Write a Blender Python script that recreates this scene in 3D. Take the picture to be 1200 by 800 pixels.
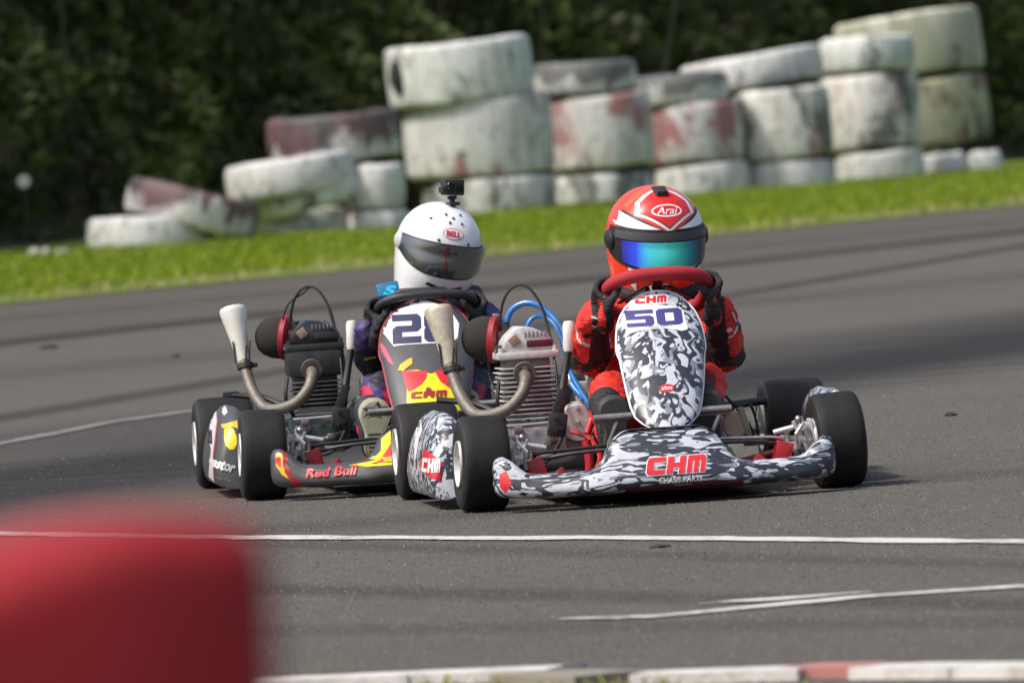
import bpy, bmesh, math, random
from mathutils import Vector as V, Matrix, noise, Quaternion
from mathutils.bvhtree import BVHTree
R = math.radians
random.seed(7)
SC = bpy.context.scene
COL = SC.collection
for _o in list(bpy.data.objects):
    bpy.data.objects.remove(_o)

# ------------------------------------------------------------------ camera
FPX = 10250.0                                   # focal length in pixels of a 1200 px wide frame
ROLL = R(3.57)
PITCH = math.atan((400 - 104.5) / FPX)
CAM = V((0, -25, 1.2))
fwd = V((0, math.cos(PITCH), -math.sin(PITCH)))
r0 = V((1, 0, 0))
u0 = r0.cross(fwd)
cup = u0 * math.cos(ROLL) + r0 * math.sin(ROLL)
crt = r0 * math.cos(ROLL) - u0 * math.sin(ROLL)
cd = bpy.data.cameras.new('camera')
cam = bpy.data.objects.new('camera', cd)
COL.objects.link(cam)
cam.matrix_world = Matrix(((crt.x, cup.x, -fwd.x, CAM.x), (crt.y, cup.y, -fwd.y, CAM.y), (crt.z, cup.z, -fwd.z, CAM.z), (0, 0, 0, 1)))
cd.sensor_width = 36
cd.lens = FPX / 1200 * 36
cd.clip_start = 0.1
cd.clip_end = 3000
cd.dof.use_dof = True
cd.dof.focus_distance = 25.2
cd.dof.aperture_fstop = 7.4
cd.dof.aperture_blades = 0
SC.camera = cam

# ------------------------------------------------------------------ world, sun, exposure
SUN_EL, SUN_AZ = R(54), R(-116)                  # azimuth from +Y towards +X: sun high on the left
w = bpy.data.worlds.new('World')
SC.world = w
w.use_nodes = True
nt = w.node_tree
nt.nodes.clear()
sky = nt.nodes.new('ShaderNodeTexSky')
sky.sky_type = 'NISHITA'
sky.sun_disc = False
sky.sun_elevation = SUN_EL
sky.sun_rotation = SUN_AZ
sky.air_density = 1.0
sky.dust_density = 5.0
sky.ozone_density = 1.0
bg = nt.nodes.new('ShaderNodeBackground')
bg.inputs[1].default_value = 0.15
out = nt.nodes.new('ShaderNodeOutputWorld')
nt.links.new(sky.outputs[0], bg.inputs[0])
nt.links.new(bg.outputs[0], out.inputs[0])
sd = bpy.data.lights.new('sun', 'SUN')
sd.energy = 3.0
sd.angle = R(5)
sd.color = (1.0, 0.965, 0.91)
sun = bpy.data.objects.new('sun', sd)
COL.objects.link(sun)
sdir = V((math.sin(SUN_AZ) * math.cos(SUN_EL), math.cos(SUN_AZ) * math.cos(SUN_EL), math.sin(SUN_EL)))
sun.rotation_euler = sdir.to_track_quat('Z', 'Y').to_euler()
SC.view_settings.view_transform = 'Standard'
SC.view_settings.look = 'None'
SC.view_settings.exposure = 0.22
SC.view_settings.gamma = 1.0
SC.render.engine = 'CYCLES'
SC.cycles.use_denoising = True
SC.cycles.max_bounces = 8


# ------------------------------------------------------------------ measuring helpers
def ray(px, py):
    return fwd + crt * ((px - 600) / FPX) - cup * ((py - 400) / FPX)


def gnd(px, py, z=0.0):
    d = ray(px, py)
    return CAM + d * ((z - CAM.z) / d.z)


def at(px, py, Y):
    d = ray(px, py)
    return CAM + d * ((Y - CAM.y) / d.y)


class Frame:
    """a kart's own frame: x to its left hand side (picture right), -y forward, z up"""
    def __init__(s, o, deg):
        s.o = V(o)
        s.rz = R(deg)
        c, n = math.cos(s.rz), math.sin(s.rz)
        s.ex, s.ey = V((c, n, 0)), V((-n, c, 0))

    def loc(s, px, py, y):
        d = ray(px, py)
        t = (y - (CAM - s.o).dot(s.ey)) / d.dot(s.ey)
        p = CAM + d * t - s.o
        return p.dot(s.ex), p.z


# ------------------------------------------------------------------ mesh helpers
class MB:
    def __init__(s):
        s.bm = bmesh.new()

    def box(s, c, size, rot=None, bev=0.0):
        bm2 = bmesh.new()
        bmesh.ops.create_cube(bm2, size=1)
        for v in bm2.verts:
            v.co = V((v.co.x * size[0], v.co.y * size[1], v.co.z * size[2]))
        if bev:
            bmesh.ops.bevel(bm2, geom=list(bm2.edges), offset=bev, segments=2, affect='EDGES', profile=0.6)
        M = Matrix.Translation(V(c))
        if rot is not None:
            M = M @ (rot.to_matrix().to_4x4() if hasattr(rot, 'to_matrix') else rot)
        bmesh.ops.transform(bm2, matrix=M, verts=bm2.verts)
        s.add(bm2)
        return s

    def add(s, bm2):
        me = bpy.data.meshes.new('tmp')
        bm2.to_mesh(me)
        bm2.free()
        s.bm.from_mesh(me)
        bpy.data.meshes.remove(me)

    def rings(s, rings, closed=True, cap=True):
        vs = [[s.bm.verts.new(p) for p in r] for r in rings]
        n = len(vs[0])
        for a, b in zip(vs, vs[1:]):
            for i in range(n if closed else n - 1):
                j = (i + 1) % n
                try:
                    s.bm.faces.new((a[i], a[j], b[j], b[i]))
                except ValueError:
                    pass
        if cap and closed:
            for r, rev in ((vs[0], True), (vs[-1], False)):
                try:
                    s.bm.faces.new(list(reversed(r)) if rev else r)
                except ValueError:
                    pass
        return vs

    def tube(s, pts, r, seg=10, smooth=0, cap=True):
        pts = [V(p) for p in pts]
        rs = list(r) if isinstance(r, (list, tuple)) else [r] * len(pts)
        if smooth and len(pts) > 2:
            np_, nr = [], []
            P = [pts[0] * 2 - pts[1]] + pts + [pts[-1] * 2 - pts[-2]]
            for i in range(len(pts) - 1):
                for k in range(smooth):
                    t = k / smooth
                    a, b, c, d = P[i], P[i + 1], P[i + 2], P[i + 3]
                    np_.append(0.5 * ((2 * b) + (c - a) * t + (2 * a - 5 * b + 4 * c - d) * t * t + (3 * b - a - 3 * c + d) * t ** 3))
                    nr.append(rs[i] * (1 - t) + rs[i + 1] * t)
            np_.append(pts[-1])
            nr.append(rs[-1])
            pts, rs = np_, nr
        rings = []
        up = V((0, 0, 1))
        prev = None
        for i, p in enumerate(pts):
            t = (pts[min(i + 1, len(pts) - 1)] - pts[max(i - 1, 0)]).normalized()
            if prev is None:
                x = t.cross(up)
                if x.length < 1e-3:
                    x = t.cross(V((1, 0, 0)))
                x.normalize()
            else:
                x = (prev - t * prev.dot(t)).normalized()
            prev = x
            y = t.cross(x)
            rings.append([p + (x * math.cos(a) + y * math.sin(a)) * rs[i] for a in [2 * math.pi * k / seg for k in range(seg)]])
        s.rings(rings, cap=cap)
        return s

    def loop_tube(s, pts, r, seg=8):
        pts = [V(p) for p in pts]
        n = len(pts)
        rings = []
        c = sum(pts, V()) / n
        for i, p in enumerate(pts):
            t = (pts[(i + 1) % n] - pts[i - 1]).normalized()
            x = (p - c)
            x = (x - t * x.dot(t)).normalized()
            y = t.cross(x)
            rings.append([p + (x * math.cos(a) + y * math.sin(a)) * r for a in [2 * math.pi * k / seg for k in range(seg)]])
        rings.append(rings[0])
        s.rings(rings, cap=False)
        bmesh.ops.remove_doubles(s.bm, verts=s.bm.verts, dist=1e-6)
        return s

    def lathe(s, prof, o=(0, 0, 0), axis=(0, 0, 1), seg=32, cap=False):
        o, ax = V(o), V(axis).normalized()
        x = ax.orthogonal().normalized()
        y = ax.cross(x)
        rings = []
        for r, h in prof:
            rings.append([o + ax * h + (x * math.cos(a) + y * math.sin(a)) * max(r, 1e-5) for a in [2 * math.pi * k / seg for k in range(seg)]])
        s.rings(rings, cap=cap)
        return s

    def ell(s, c, rad, rot=None, u=20, v=12):
        bm2 = bmesh.new()
        bmesh.ops.create_uvsphere(bm2, u_segments=u, v_segments=v, radius=1)
        rad = (rad,) * 3 if isinstance(rad, (int, float)) else rad
        M = Matrix.Translation(V(c))
        if rot is not None:
            M = M @ rot.to_matrix().to_4x4()
        M = M @ Matrix.Diagonal((rad[0], rad[1], rad[2], 1))
        bmesh.ops.transform(bm2, matrix=M, verts=bm2.verts)
        s.add(bm2)
        return s

    def chain(s, pts):
        """tapered capsules through (point, radius) pairs"""
        for (a, ra), (b, rb) in zip(pts, pts[1:]):
            s.tube([a, b], [ra, rb], seg=16)
        for p, r in pts:
            s.ell(p, r, u=16, v=10)
        return s

    def grid(s, f, nu, nv):
        vs = [[s.bm.verts.new(f(i / nu, j / nv)) for j in range(nv + 1)] for i in range(nu + 1)]
        for i in range(nu):
            for j in range(nv):
                try:
                    s.bm.faces.new((vs[i][j], vs[i + 1][j], vs[i + 1][j + 1], vs[i][j + 1]))
                except ValueError:
                    pass
        return s

    def poly(s, pts):
        s.bm.faces.new([s.bm.verts.new(V(p)) for p in pts])
        return s

    def fix(s):
        bmesh.ops.remove_doubles(s.bm, verts=s.bm.verts, dist=1e-5)
        bmesh.ops.recalc_face_normals(s.bm, faces=s.bm.faces)
        return s

    def mesh(s, name, mats, sharp=40):
        s.bm.normal_update()
        me = bpy.data.meshes.new(name)
        s.bm.to_mesh(me)
        s.bm.free()
        for m in (mats if isinstance(mats, (list, tuple)) else [mats]):
            me.materials.append(m)
        if sharp:
            me.polygons.foreach_set('use_smooth', [True] * len(me.polygons))
            me.set_sharp_from_angle(angle=R(sharp))
        return me

    def build(s, name, mats, parent=None, sharp=40, loc=None, fix=True):
        if fix:
            s.fix()
        return link(name, s.mesh(name, mats, sharp), parent, loc)


def link(name, me, parent=None, loc=None):
    o = bpy.data.objects.new(name, me)
    COL.objects.link(o)
    if parent is not None:
        o.parent = parent
        if 'base' in parent:
            o.location = -V(parent['base'])
    if loc is not None:
        o.location = loc
    return o


def thing(name, label, cat, loc=(0, 0, 0), rz=0.0, group=None):
    o = bpy.data.objects.new(name, None)
    COL.objects.link(o)
    o.empty_display_size = 0.1
    o.location = loc
    o.rotation_euler = (0, 0, rz)
    return tag(o, label, cat, group)


def tag(o, label=None, cat=None, group=None, kind=None):
    if label:
        o['label'] = label
    if cat:
        o['category'] = cat
    if group:
        o['group'] = group
    if kind:
        o['kind'] = kind
    return o


def bvh(o):
    me = o.data
    return BVHTree.FromPolygons([v.co.copy() for v in me.vertices], [tuple(p.vertices) for p in me.polygons])


def refine(bm, L):
    bm.normal_update()
    bmesh.ops.triangulate(bm, faces=bm.faces[:])
    for _ in range(7):
        es = [e for e in bm.edges if e.calc_length() > L]
        if not es:
            break
        bmesh.ops.subdivide_edges(bm, edges=es, cuts=1)
        bmesh.ops.triangulate(bm, faces=[f for f in bm.faces if len(f.verts) > 3])


def decal(name, bm2, target, mat, parent, o=(0, -2, 0), rt=(1, 0, 0), up=(0, 0, 1), off=0.0012, L=0.012, tree=None):
    """lay a flat 2D mesh (x, y) on the surface of target, seen along rt x up"""
    tree = tree or bvh(target)
    rt, up, o = V(rt).normalized(), V(up).normalized(), V(o)
    d = -(rt.cross(up)).normalized()
    refine(bm2, L)
    bad = []
    for v in bm2.verts:
        p = o + rt * v.co.x + up * v.co.y
        hit, n, _, _ = tree.ray_cast(p, d)
        if hit is None:
            bad.append(v)
            continue
        if n.dot(d) > 0:
            n = -n
        v.co = hit + n * off
    if bad:
        bmesh.ops.delete(bm2, geom=bad, context='VERTS')
    m = MB()
    m.bm.free()
    m.bm = bm2
    bm2.normal_update()
    for f in bm2.faces:
        if f.normal.dot(d) > 0:
            f.normal_flip()
    return m.build(name, mat, parent, fix=False, sharp=60)


def poly2(*polys):
    bm2 = bmesh.new()
    for P in polys:
        bm2.faces.new([bm2.verts.new((x, y, 0)) for x, y in P])
    return bm2


def ellipse2(cx, cy, rx, ry, n=28, rot=0.0):
    return [(cx + rx * math.cos(a) * math.cos(rot) - ry * math.sin(a) * math.sin(rot),
             cy + rx * math.cos(a) * math.sin(rot) + ry * math.sin(a) * math.cos(rot)) for a in [2 * math.pi * k / n for k in range(n)]]


def ring2(outer, inner):
    bm2 = bmesh.new()
    a = [bm2.verts.new((x, y, 0)) for x, y in outer]
    b = [bm2.verts.new((x, y, 0)) for x, y in inner]
    n = len(a)
    for i in range(n):
        j = (i + 1) % n
        bm2.faces.new((a[i], a[j], b[j], b[i]))
    return bm2


def text2(s, cx, cy, wd, ht, bold=0.02, shear=0.0, rot=0.0):
    """lettering as a flat 2D mesh filling a box wd x ht about (cx, cy)"""
    cu = bpy.data.curves.new('lettering', 'FONT')
    cu.body = s
    cu.offset = bold
    cu.shear = shear
    cu.resolution_u = 4
    cu.fill_mode = 'FRONT'
    ob = bpy.data.objects.new('lettering', cu)
    COL.objects.link(ob)
    dg = bpy.context.evaluated_depsgraph_get()
    me = bpy.data.meshes.new_from_object(ob.evaluated_get(dg))
    bpy.data.objects.remove(ob)
    bpy.data.curves.remove(cu)
    bm2 = bmesh.new()
    bm2.from_mesh(me)
    bpy.data.meshes.remove(me)
    bmesh.ops.remove_doubles(bm2, verts=bm2.verts, dist=1e-5)
    xs = [v.co.x for v in bm2.verts]
    ys = [v.co.y for v in bm2.verts]
    x0, x1, y0, y1 = min(xs), max(xs), min(ys), max(ys)
    c, n = math.cos(rot), math.sin(rot)
    for v in bm2.verts:
        x = ((v.co.x - x0) / (x1 - x0) - .5) * wd
        y = ((v.co.y - y0) / (y1 - y0) - .5) * ht
        v.co = V((cx + x * c - y * n, cy + x * n + y * c, 0))
    return bm2


def remeshed(mb, voxel, smooth=3):
    """fuse overlapping closed shapes into one continuous surface"""
    mb.fix()
    me = bpy.data.meshes.new('tmp')
    mb.bm.to_mesh(me)
    mb.bm.free()
    ob = bpy.data.objects.new('tmp', me)
    COL.objects.link(ob)
    m = ob.modifiers.new('r', 'REMESH')
    m.mode = 'VOXEL'
    m.voxel_size = voxel
    if smooth:
        s = ob.modifiers.new('s', 'SMOOTH')
        s.factor = 0.5
        s.iterations = smooth
    dg = bpy.context.evaluated_depsgraph_get()
    me2 = bpy.data.meshes.new_from_object(ob.evaluated_get(dg))
    bpy.data.objects.remove(ob)
    bpy.data.meshes.remove(me)
    me2.polygons.foreach_set('use_smooth', [True] * len(me2.polygons))
    return me2


def interp(tab, x):
    if x <= tab[0][0]:
        return tab[0][1]
    for (a, fa), (b, fb) in zip(tab, tab[1:]):
        if x <= b:
            t = (x - a) / (b - a)
            return fa + (fb - fa) * t
    return tab[-1][1]


def sinterp(tab, x):
    """smooth (monotone-ish cubic) version of interp"""
    n = len(tab)
    if x <= tab[0][0]:
        return tab[0][1]
    for i in range(n - 1):
        a, b = tab[i][0], tab[i + 1][0]
        if x <= b:
            t = (x - a) / (b - a)
            fa, fb = tab[i][1], tab[i + 1][1]
            ma = (fb - (tab[i - 1][1] if i else fa)) / (b - (tab[i - 1][0] if i else a))
            mb_ = ((tab[i + 2][1] if i + 2 < n else fb) - fa) / ((tab[i + 2][0] if i + 2 < n else b) - a)
            h = b - a
            return (2 * t ** 3 - 3 * t * t + 1) * fa + (t ** 3 - 2 * t * t + t) * h * ma + (-2 * t ** 3 + 3 * t * t) * fb + (t ** 3 - t * t) * h * mb_
    return tab[-1][1]


# ------------------------------------------------------------------ material helpers
def new_mat(name):
    m = bpy.data.materials.new(name)
    m.use_nodes = True
    return m, m.node_tree.nodes, m.node_tree.links, m.node_tree.nodes['Principled BSDF']


def nz(N, L, scale, detail=4, rough=.6, dist=0.0, vec=None, dims='3D'):
    n = N.new('ShaderNodeTexNoise')
    n.inputs['Scale'].default_value = scale
    n.inputs['Detail'].default_value = detail
    n.inputs['Roughness'].default_value = rough
    n.inputs['Distortion'].default_value = dist
    if vec is not None:
        L.new(vec, n.inputs['Vector'])
    return n.outputs['Fac']


def ramp(N, L, fac, stops, interp_='LINEAR'):
    n = N.new('ShaderNodeValToRGB')
    n.color_ramp.interpolation = interp_
    e = n.color_ramp.elements
    while len(e) < len(stops):
        e.new(0.5)
    for el, (p, c) in zip(e, stops):
        el.position = p
        el.color = (c, c, c, 1) if isinstance(c, (int, float)) else (*c, 1)
    L.new(fac, n.inputs[0])
    return n.outputs[0]


def mixc(N, L, fac, a, b, mode='MIX'):
    n = N.new('ShaderNodeMix')
    n.data_type = 'RGBA'
    n.blend_type = mode
    for k, v in ((0, fac), (6, a), (7, b)):
        if isinstance(v, (int, float)):
            n.inputs[k].default_value = v if k == 0 else (v, v, v, 1)
        elif isinstance(v, tuple):
            n.inputs[k].default_value = (*v, 1)
        else:
            L.new(v, n.inputs[k])
    return n.outputs[2]


def math_(N, L, op, a, b=None, c=None, clamp=False):
    n = N.new('ShaderNodeMath')
    n.operation = op
    n.use_clamp = clamp
    for k, v in enumerate((a, b, c)):
        if v is None:
            continue
        if isinstance(v, (int, float)):
            n.inputs[k].default_value = v
        else:
            L.new(v, n.inputs[k])
    return n.outputs[0]


def coords(N, L, scale=(1, 1, 1), which='Object', loc=(0, 0, 0)):
    t = N.new('ShaderNodeTexCoord')
    mp = N.new('ShaderNodeMapping')
    mp.inputs['Scale'].default_value = scale
    mp.inputs['Location'].default_value = loc
    L.new(t.outputs[which], mp.inputs[0])
    return mp.outputs[0]


def bump(N, L, bs, h, strength=.2, dist=.01):
    b = N.new('ShaderNodeBump')
    b.inputs['Strength'].default_value = strength
    b.inputs['Distance'].default_value = dist
    L.new(h, b.inputs['Height'])
    L.new(b.outputs[0], bs.inputs['Normal'])


_mc = {}


def mat(name, c, rough=.5, metal=0.0, dirt=.25, dscale=25, coat=0.0, bmp=0.0, bscale=200, dcol=None):
    """plain surface with uneven grime and gloss"""
    if name in _mc:
        return _mc[name]
    m, N, L, b = new_mat(name)
    v = coords(N, L)
    n = nz(N, L, dscale, 6, .65, .4, v)
    dcol = dcol or tuple(x * .45 + .02 for x in c)
    f = ramp(N, L, n, [(.38, 0.0), (.75, 1.0)])
    col = mixc(N, L, math_(N, L, 'MULTIPLY', f, dirt), tuple(c), tuple(dcol))
    L.new(col, b.inputs['Base Color'])
    rr = math_(N, L, 'MULTIPLY_ADD', n, .3, rough - .13, True)
    L.new(rr, b.inputs['Roughness'])
    b.inputs['Metallic'].default_value = metal
    if coat:
        b.inputs['Coat Weight'].default_value = coat
        b.inputs['Coat Roughness'].default_value = .08
    if bmp:
        bump(N, L, b, nz(N, L, bscale, 3, .6, 0, v), bmp, .004)
    _mc[name] = m
    return m


def camo_mat(name, scale=(1, 1, 1), size=15, off=(0, 0, 0), light=(.50, .52, .575)):
    """printed camouflage: dark and grey blots over a pale ground"""
    m, N, L, b = new_mat(name)
    v = coords(N, L, scale, loc=off)
    v2 = coords(N, L, scale, loc=(off[0] + 5.3, off[1] + 2.1, off[2] + 7.7))
    n1 = nz(N, L, size, 1.6, .45, 1.1, v)
    n2 = nz(N, L, size * 1.15, 1.8, .45, 1.1, v2)
    edge = lambda n, t: ramp(N, L, n, [(t - .006, 0.0), (t + .006, 1.0)])
    col = mixc(N, L, edge(n2, .56), light, (.20, .215, .25))
    col = mixc(N, L, edge(n1, .49), col, (.026, .029, .042))
    col = mixc(N, L, edge(n1, .66), col, light)
    fine = nz(N, L, 60, 5, .6, 0, v)
    col = mixc(N, L, math_(N, L, 'MULTIPLY', ramp(N, L, fine, [(.45, 0.0), (.75, 1.0)]), .25), col, (.14, .135, .13))
    L.new(col, b.inputs['Base Color'])
    b.inputs['Roughness'].default_value = .38
    b.inputs['Coat Weight'].default_value = .12
    b.inputs['Coat Roughness'].default_value = .15
    return m


def block2(s, cx, cy, wd, ht, shear=.18, gap=.12, grow=0.0):
    """squared-off heavy lettering as drawn on the karts; disjoint outlines per sign"""
    G = {
        'C': [[(0, .15), (.13, 0), (1, 0), (1, .28), (.36, .28), (.36, .72), (1, .72), (1, 1), (.13, 1), (0, .85)]],
        'H': [[(0, 0), (.34, 0), (.34, .36), (.66, .36), (.66, 0), (1, 0), (1, 1), (.66, 1), (.66, .64), (.34, .64), (.34, 1), (0, 1)]],
        'M': [[(0, 0), (.26, 0), (.26, .70), (.37, .70), (.37, 0), (.63, 0), (.63, .70), (.74, .70), (.74, 0), (1, 0), (1, .86), (.88, 1), (0, 1)]],
        '5': [[(0, 0), (.86, 0), (1, .14), (1, .52), (.88, .64), (.32, .64), (.32, .77), (1, .77), (1, 1), (0, 1), (0, .43), (.68, .43), (.68, .23), (0, .23)]],
        '2': [[(0, 0), (1, 0), (1, .23), (.33, .23), (.33, .39), (.87, .39), (1, .51), (1, .87), (.87, 1), (0, 1), (0, .77), (.67, .77), (.67, .61), (.13, .61), (0, .49)]],
        '0': [[(0, .14), (.13, 0), (.5, 0), (.5, .24), (.33, .24), (.33, .76), (.5, .76), (.5, 1), (.13, 1), (0, .86)], [(.5, 0), (.87, 0), (1, .14), (1, .86), (.87, 1), (.5, 1), (.5, .76), (.67, .76), (.67, .24), (.5, .24)]],
        '8': [[(0, .12), (.13, 0), (.5, 0), (.5, .21), (.33, .21), (.33, .41), (.5, .41), (.5, .60), (.33, .60), (.33, .79), (.5, .79), (.5, 1), (.13, 1), (0, .88), (0, .56), (.06, .5), (0, .44)],
              [(.5, 0), (.87, 0), (1, .12), (1, .44), (.94, .5), (1, .56), (1, .88), (.87, 1), (.5, 1), (.5, .79), (.67, .79), (.67, .60), (.5, .60), (.5, .41), (.67, .41), (.67, .21), (.5, .21)]],
    }
    n = len(s)
    w1 = 1.0 / (n + gap * (n - 1))
    bm2 = bmesh.new()
    for i, ch in enumerate(s):
        for P in G[ch]:
            vs = []
            for x, y in P:
                X = (i * (1 + gap) + x) * w1 - .5
                vs.append(bm2.verts.new((cx + X * wd + (y - .5) * ht * shear, cy + (y - .5) * ht, 0)))
            bm2.faces.new(vs)
    if grow:
        bmesh.ops.remove_doubles(bm2, verts=bm2.verts, dist=1e-6)
        bnd = [e for e in bm2.edges if e.is_boundary]
        bmesh.ops.recalc_face_normals(bm2, faces=bm2.faces)
        ext = bmesh.ops.extrude_edge_only(bm2, edges=bnd)
        mp = {}
        for f in bm2.faces:
            pass
        # push the skirt outwards
        new = [g for g in ext['geom'] if isinstance(g, bmesh.types.BMVert)]
        old = {}
        for v in new:
            for e in v.link_edges:
                o_ = e.other_vert(v)
                if o_ not in new:
                    old[v] = o_
        mv = {}
        for v, o_ in old.items():
            d = V((0, 0, 0))
            for e in o_.link_edges:
                q = e.other_vert(o_)
                if q in new or q in old:
                    continue
            for f in o_.link_faces:
                if any(x in old for x in f.verts):
                    continue
                c = f.calc_center_median()
            for e in bnd:
                if o_ in e.verts:
                    f = [f for f in e.link_faces if not any(x in old for x in f.verts)]
                    if f:
                        t = (e.verts[1].co - e.verts[0].co).normalized()
                        nn = V((t.y, -t.x, 0))
                        # which side is the letter on?
                        lp = [l for l in e.link_loops if l.face == f[0]][0]
                        t = (lp.link_loop_next.vert.co - lp.vert.co).normalized()
                        nn = V((t.y, -t.x, 0)) * (1 if f[0].normal.z > 0 else -1)
                        d += nn
            if d.length > 1e-6:
                mv[v] = d.normalized() * grow * (1.25 if d.length < 1.9 else 1.0)
        for v, d in mv.items():
            v.co += d
    return bm2

# ------------------------------------------------------------------ terrain: flat track, verge rising gently behind it
B0, B1 = gnd(0, 357), gnd(1200, 241)            # far edge of the tarmac
BD = (B1 - B0).normalized()
BN = V((-BD.y, BD.x, 0))                        # away from the track
SLOPE = .017


def dist_edge(x, y):
    return (V((x, y, 0)) - B0).dot(BN)


def zter(x, y):
    return max(0.0, dist_edge(x, y)) * SLOPE


def on_verge(px, py):
    """where the sight line through a pixel meets the sloping verge"""
    d = ray(px, py)
    k = BN * SLOPE
    t = -((CAM - B0).dot(k) - CAM.z) / (d.dot(k) - d.z)
    p = CAM + d * t
    return p


def edge_pt(s, n):
    """s metres along the track edge, n metres beyond it"""
    p = B0 + BD * s + BN * n
    return V((p.x, p.y, max(0, n) * SLOPE))


# ---- asphalt
def asphalt(name, tint, bands):
    m, N, L, b = new_mat(name)
    v = coords(N, L)
    g = N.new('ShaderNodeNewGeometry')
    pos = g.outputs['Position']
    fine = nz(N, L, 130, 3, .7, 0, v)
    vor = N.new('ShaderNodeTexVoronoi')
    vor.inputs['Scale'].default_value = 95
    L.new(v, vor.inputs['Vector'])
    mid = nz(N, L, 9, 6, .7, .2, v)
    big = nz(N, L, .55, 5, .6, .3, v)
    col = mixc(N, L, ramp(N, L, fine, [(.3, 0.0), (.7, 1.0)]), tuple(c * .62 for c in tint), tuple(c * 1.25 for c in tint))
    stone = math_(N, L, 'MULTIPLY', ramp(N, L, vor.outputs['Color'], [(.72, 0.0), (.9, 1.0)]), .55)
    col = mixc(N, L, stone, col, tuple(c * 1.9 for c in tint))
    col = mixc(N, L, math_(N, L, 'MULTIPLY', ramp(N, L, mid, [(.5, 0.0), (.8, 1.0)]), .45), col, tuple(c * .55 for c in tint))
    col = mixc(N, L, math_(N, L, 'MULTIPLY', ramp(N, L, big, [(.4, 0.0), (.7, 1.0)]), .38), col, tuple(c * .66 for c in tint))
    # rubber along the racing line and other drives, plus one painted wheel shadow: (point, direction, half width, strength)
    for (px_, py_), (dx, dy), hw, st in bands:
        vm = N.new('ShaderNodeVectorMath')
        vm.operation = 'DOT_PRODUCT'
        ln = math.hypot(dx, dy)
        n_ = V((-dy / ln, dx / ln, 0))
        L.new(pos, vm.inputs[0])
        vm.inputs[1].default_value = n_
        off = n_.dot(V((px_, py_, 0)))
        mp = N.new('ShaderNodeMapping')
        mp.inputs['Rotation'].default_value = (0, 0, -math.atan2(dy, dx))
        mp.inputs['Scale'].default_value = (.10, 2.4, 1)
        mp.vector_type = 'TEXTURE' if False else 'POINT'
        L.new(pos, mp.inputs[0])
        stn = nz(N, L, 1.6, 5, .65, .2, mp.outputs[0])
        dd = math_(N, L, 'ABSOLUTE', math_(N, L, 'SUBTRACT', vm.outputs['Value'], off))
        dd = math_(N, L, 'ADD', dd, math_(N, L, 'MULTIPLY', math_(N, L, 'SUBTRACT', stn, .5), hw * 1.1))
        f = math_(N, L, 'DIVIDE', dd, hw)
        f = ramp(N, L, f, [(.3, 1.0), (1.15, 0.0)])
        f = math_(N, L, 'MULTIPLY', f, math_(N, L, 'MULTIPLY_ADD', stn, 1.1, .42, True))
        col = mixc(N, L, math_(N, L, 'MULTIPLY', f, st), col, (.022, .022, .023))
    L.new(col, b.inputs['Base Color'])
    b.inputs['Roughness'].default_value = .9
    b.inputs['Specular IOR Level'].default_value = .15
    g2 = nz(N, L, 34, 4, .8, .1, v)
    col = mixc(N, L, math_(N, L, 'MULTIPLY', ramp(N, L, g2, [(.52, 0.0), (.62, 1.0)]), .35), col, tuple(c * .45 for c in tint))
    L.new(col, b.inputs['Base Color'])
    h = math_(N, L, 'ADD', fine, math_(N, L, 'MULTIPLY', vor.outputs['Distance'], .8))
    bump(N, L, b, h, .55, .006)
    return m


def blade_mat(name, stops, trans=.35):
    m, N, L, b = new_mat(name)
    a = N.new('ShaderNodeAttribute')
    a.attribute_name = 'tone'
    col = ramp(N, L, a.outputs['Fac'], stops)
    big = nz(N, L, .9, 4, .6, .3, coords(N, L))
    col = mixc(N, L, math_(N, L, 'MULTIPLY', ramp(N, L, big, [(.42, 0.0), (.65, 1.0)]), .3), col, (.07, .10, .012))
    L.new(col, b.inputs['Base Color'])
    b.inputs['Roughness'].default_value = .6
    t = N.new('ShaderNodeBsdfTranslucent')
    L.new(col, t.inputs[0])
    mx = N.new('ShaderNodeMixShader')
    mx.inputs[0].default_value = trans
    L.new(b.outputs[0], mx.inputs[1])
    L.new(t.outputs[0], mx.inputs[2])
    L.new(mx.outputs[0], N['Material Output'].inputs['Surface'])
    return m


def gdir(a, b):
    d = gnd(*b) - gnd(*a)
    return (d.x, d.y)


def gp(a):
    p = gnd(*a)
    return (p.x, p.y)


def band(a, b, e, st):
    """dark band about the ground line seen through pixels a, b; e is a pixel on its border"""
    A, B, E_ = gnd(*a), gnd(*b), gnd(*e)
    d = (B - A).normalized()
    hw = ((E_ - A) - d * (E_ - A).dot(d)).length
    return ((A.x, A.y), (d.x, d.y), hw, st)


bands = [
    band((0, 570), (1200, 398), (600, 530), 1.0),
    band((0, 520), (1200, 372), (600, 466), .5),
    band((0, 684), (1200, 708), (600, 707), .5),
    band((0, 742), (1200, 728), (600, 745), .35),
    band((700, 648), (1200, 662), (900, 661), .4),
    band((900, 575), (1200, 552), (1000, 575), .35),  # soft ground shadow right of the front wheel, painted into the asphalt
    band((820, 352), (1200, 288), (1000, 327), .7),
    band((0, 402), (640, 332), (300, 374), .75),
    band((0, 440), (1200, 322), (600, 391), .3),
]
ASPH = asphalt('track_asphalt', (.104, .097, .085), bands)
ASPH2 = asphalt('strip_asphalt', (.096, .085, .075), [band((0, 402), (640, 332), (300, 374), .75), band((820, 352), (1200, 288), (1000, 327), .6), band((0, 376), (1200, 258), (600, 322), .3)])

tr = MB()
n0 = -140
pts_far = [edge_pt(s, 0) for s in (-120, 160)]
tr.poly([V((p.x, p.y, 0)) for p in (edge_pt(-160, -160), edge_pt(160, -160), edge_pt(160, .35), edge_pt(-160, .35))])
tag(tr.build('track', ASPH, sharp=0), kind='structure')

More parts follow.
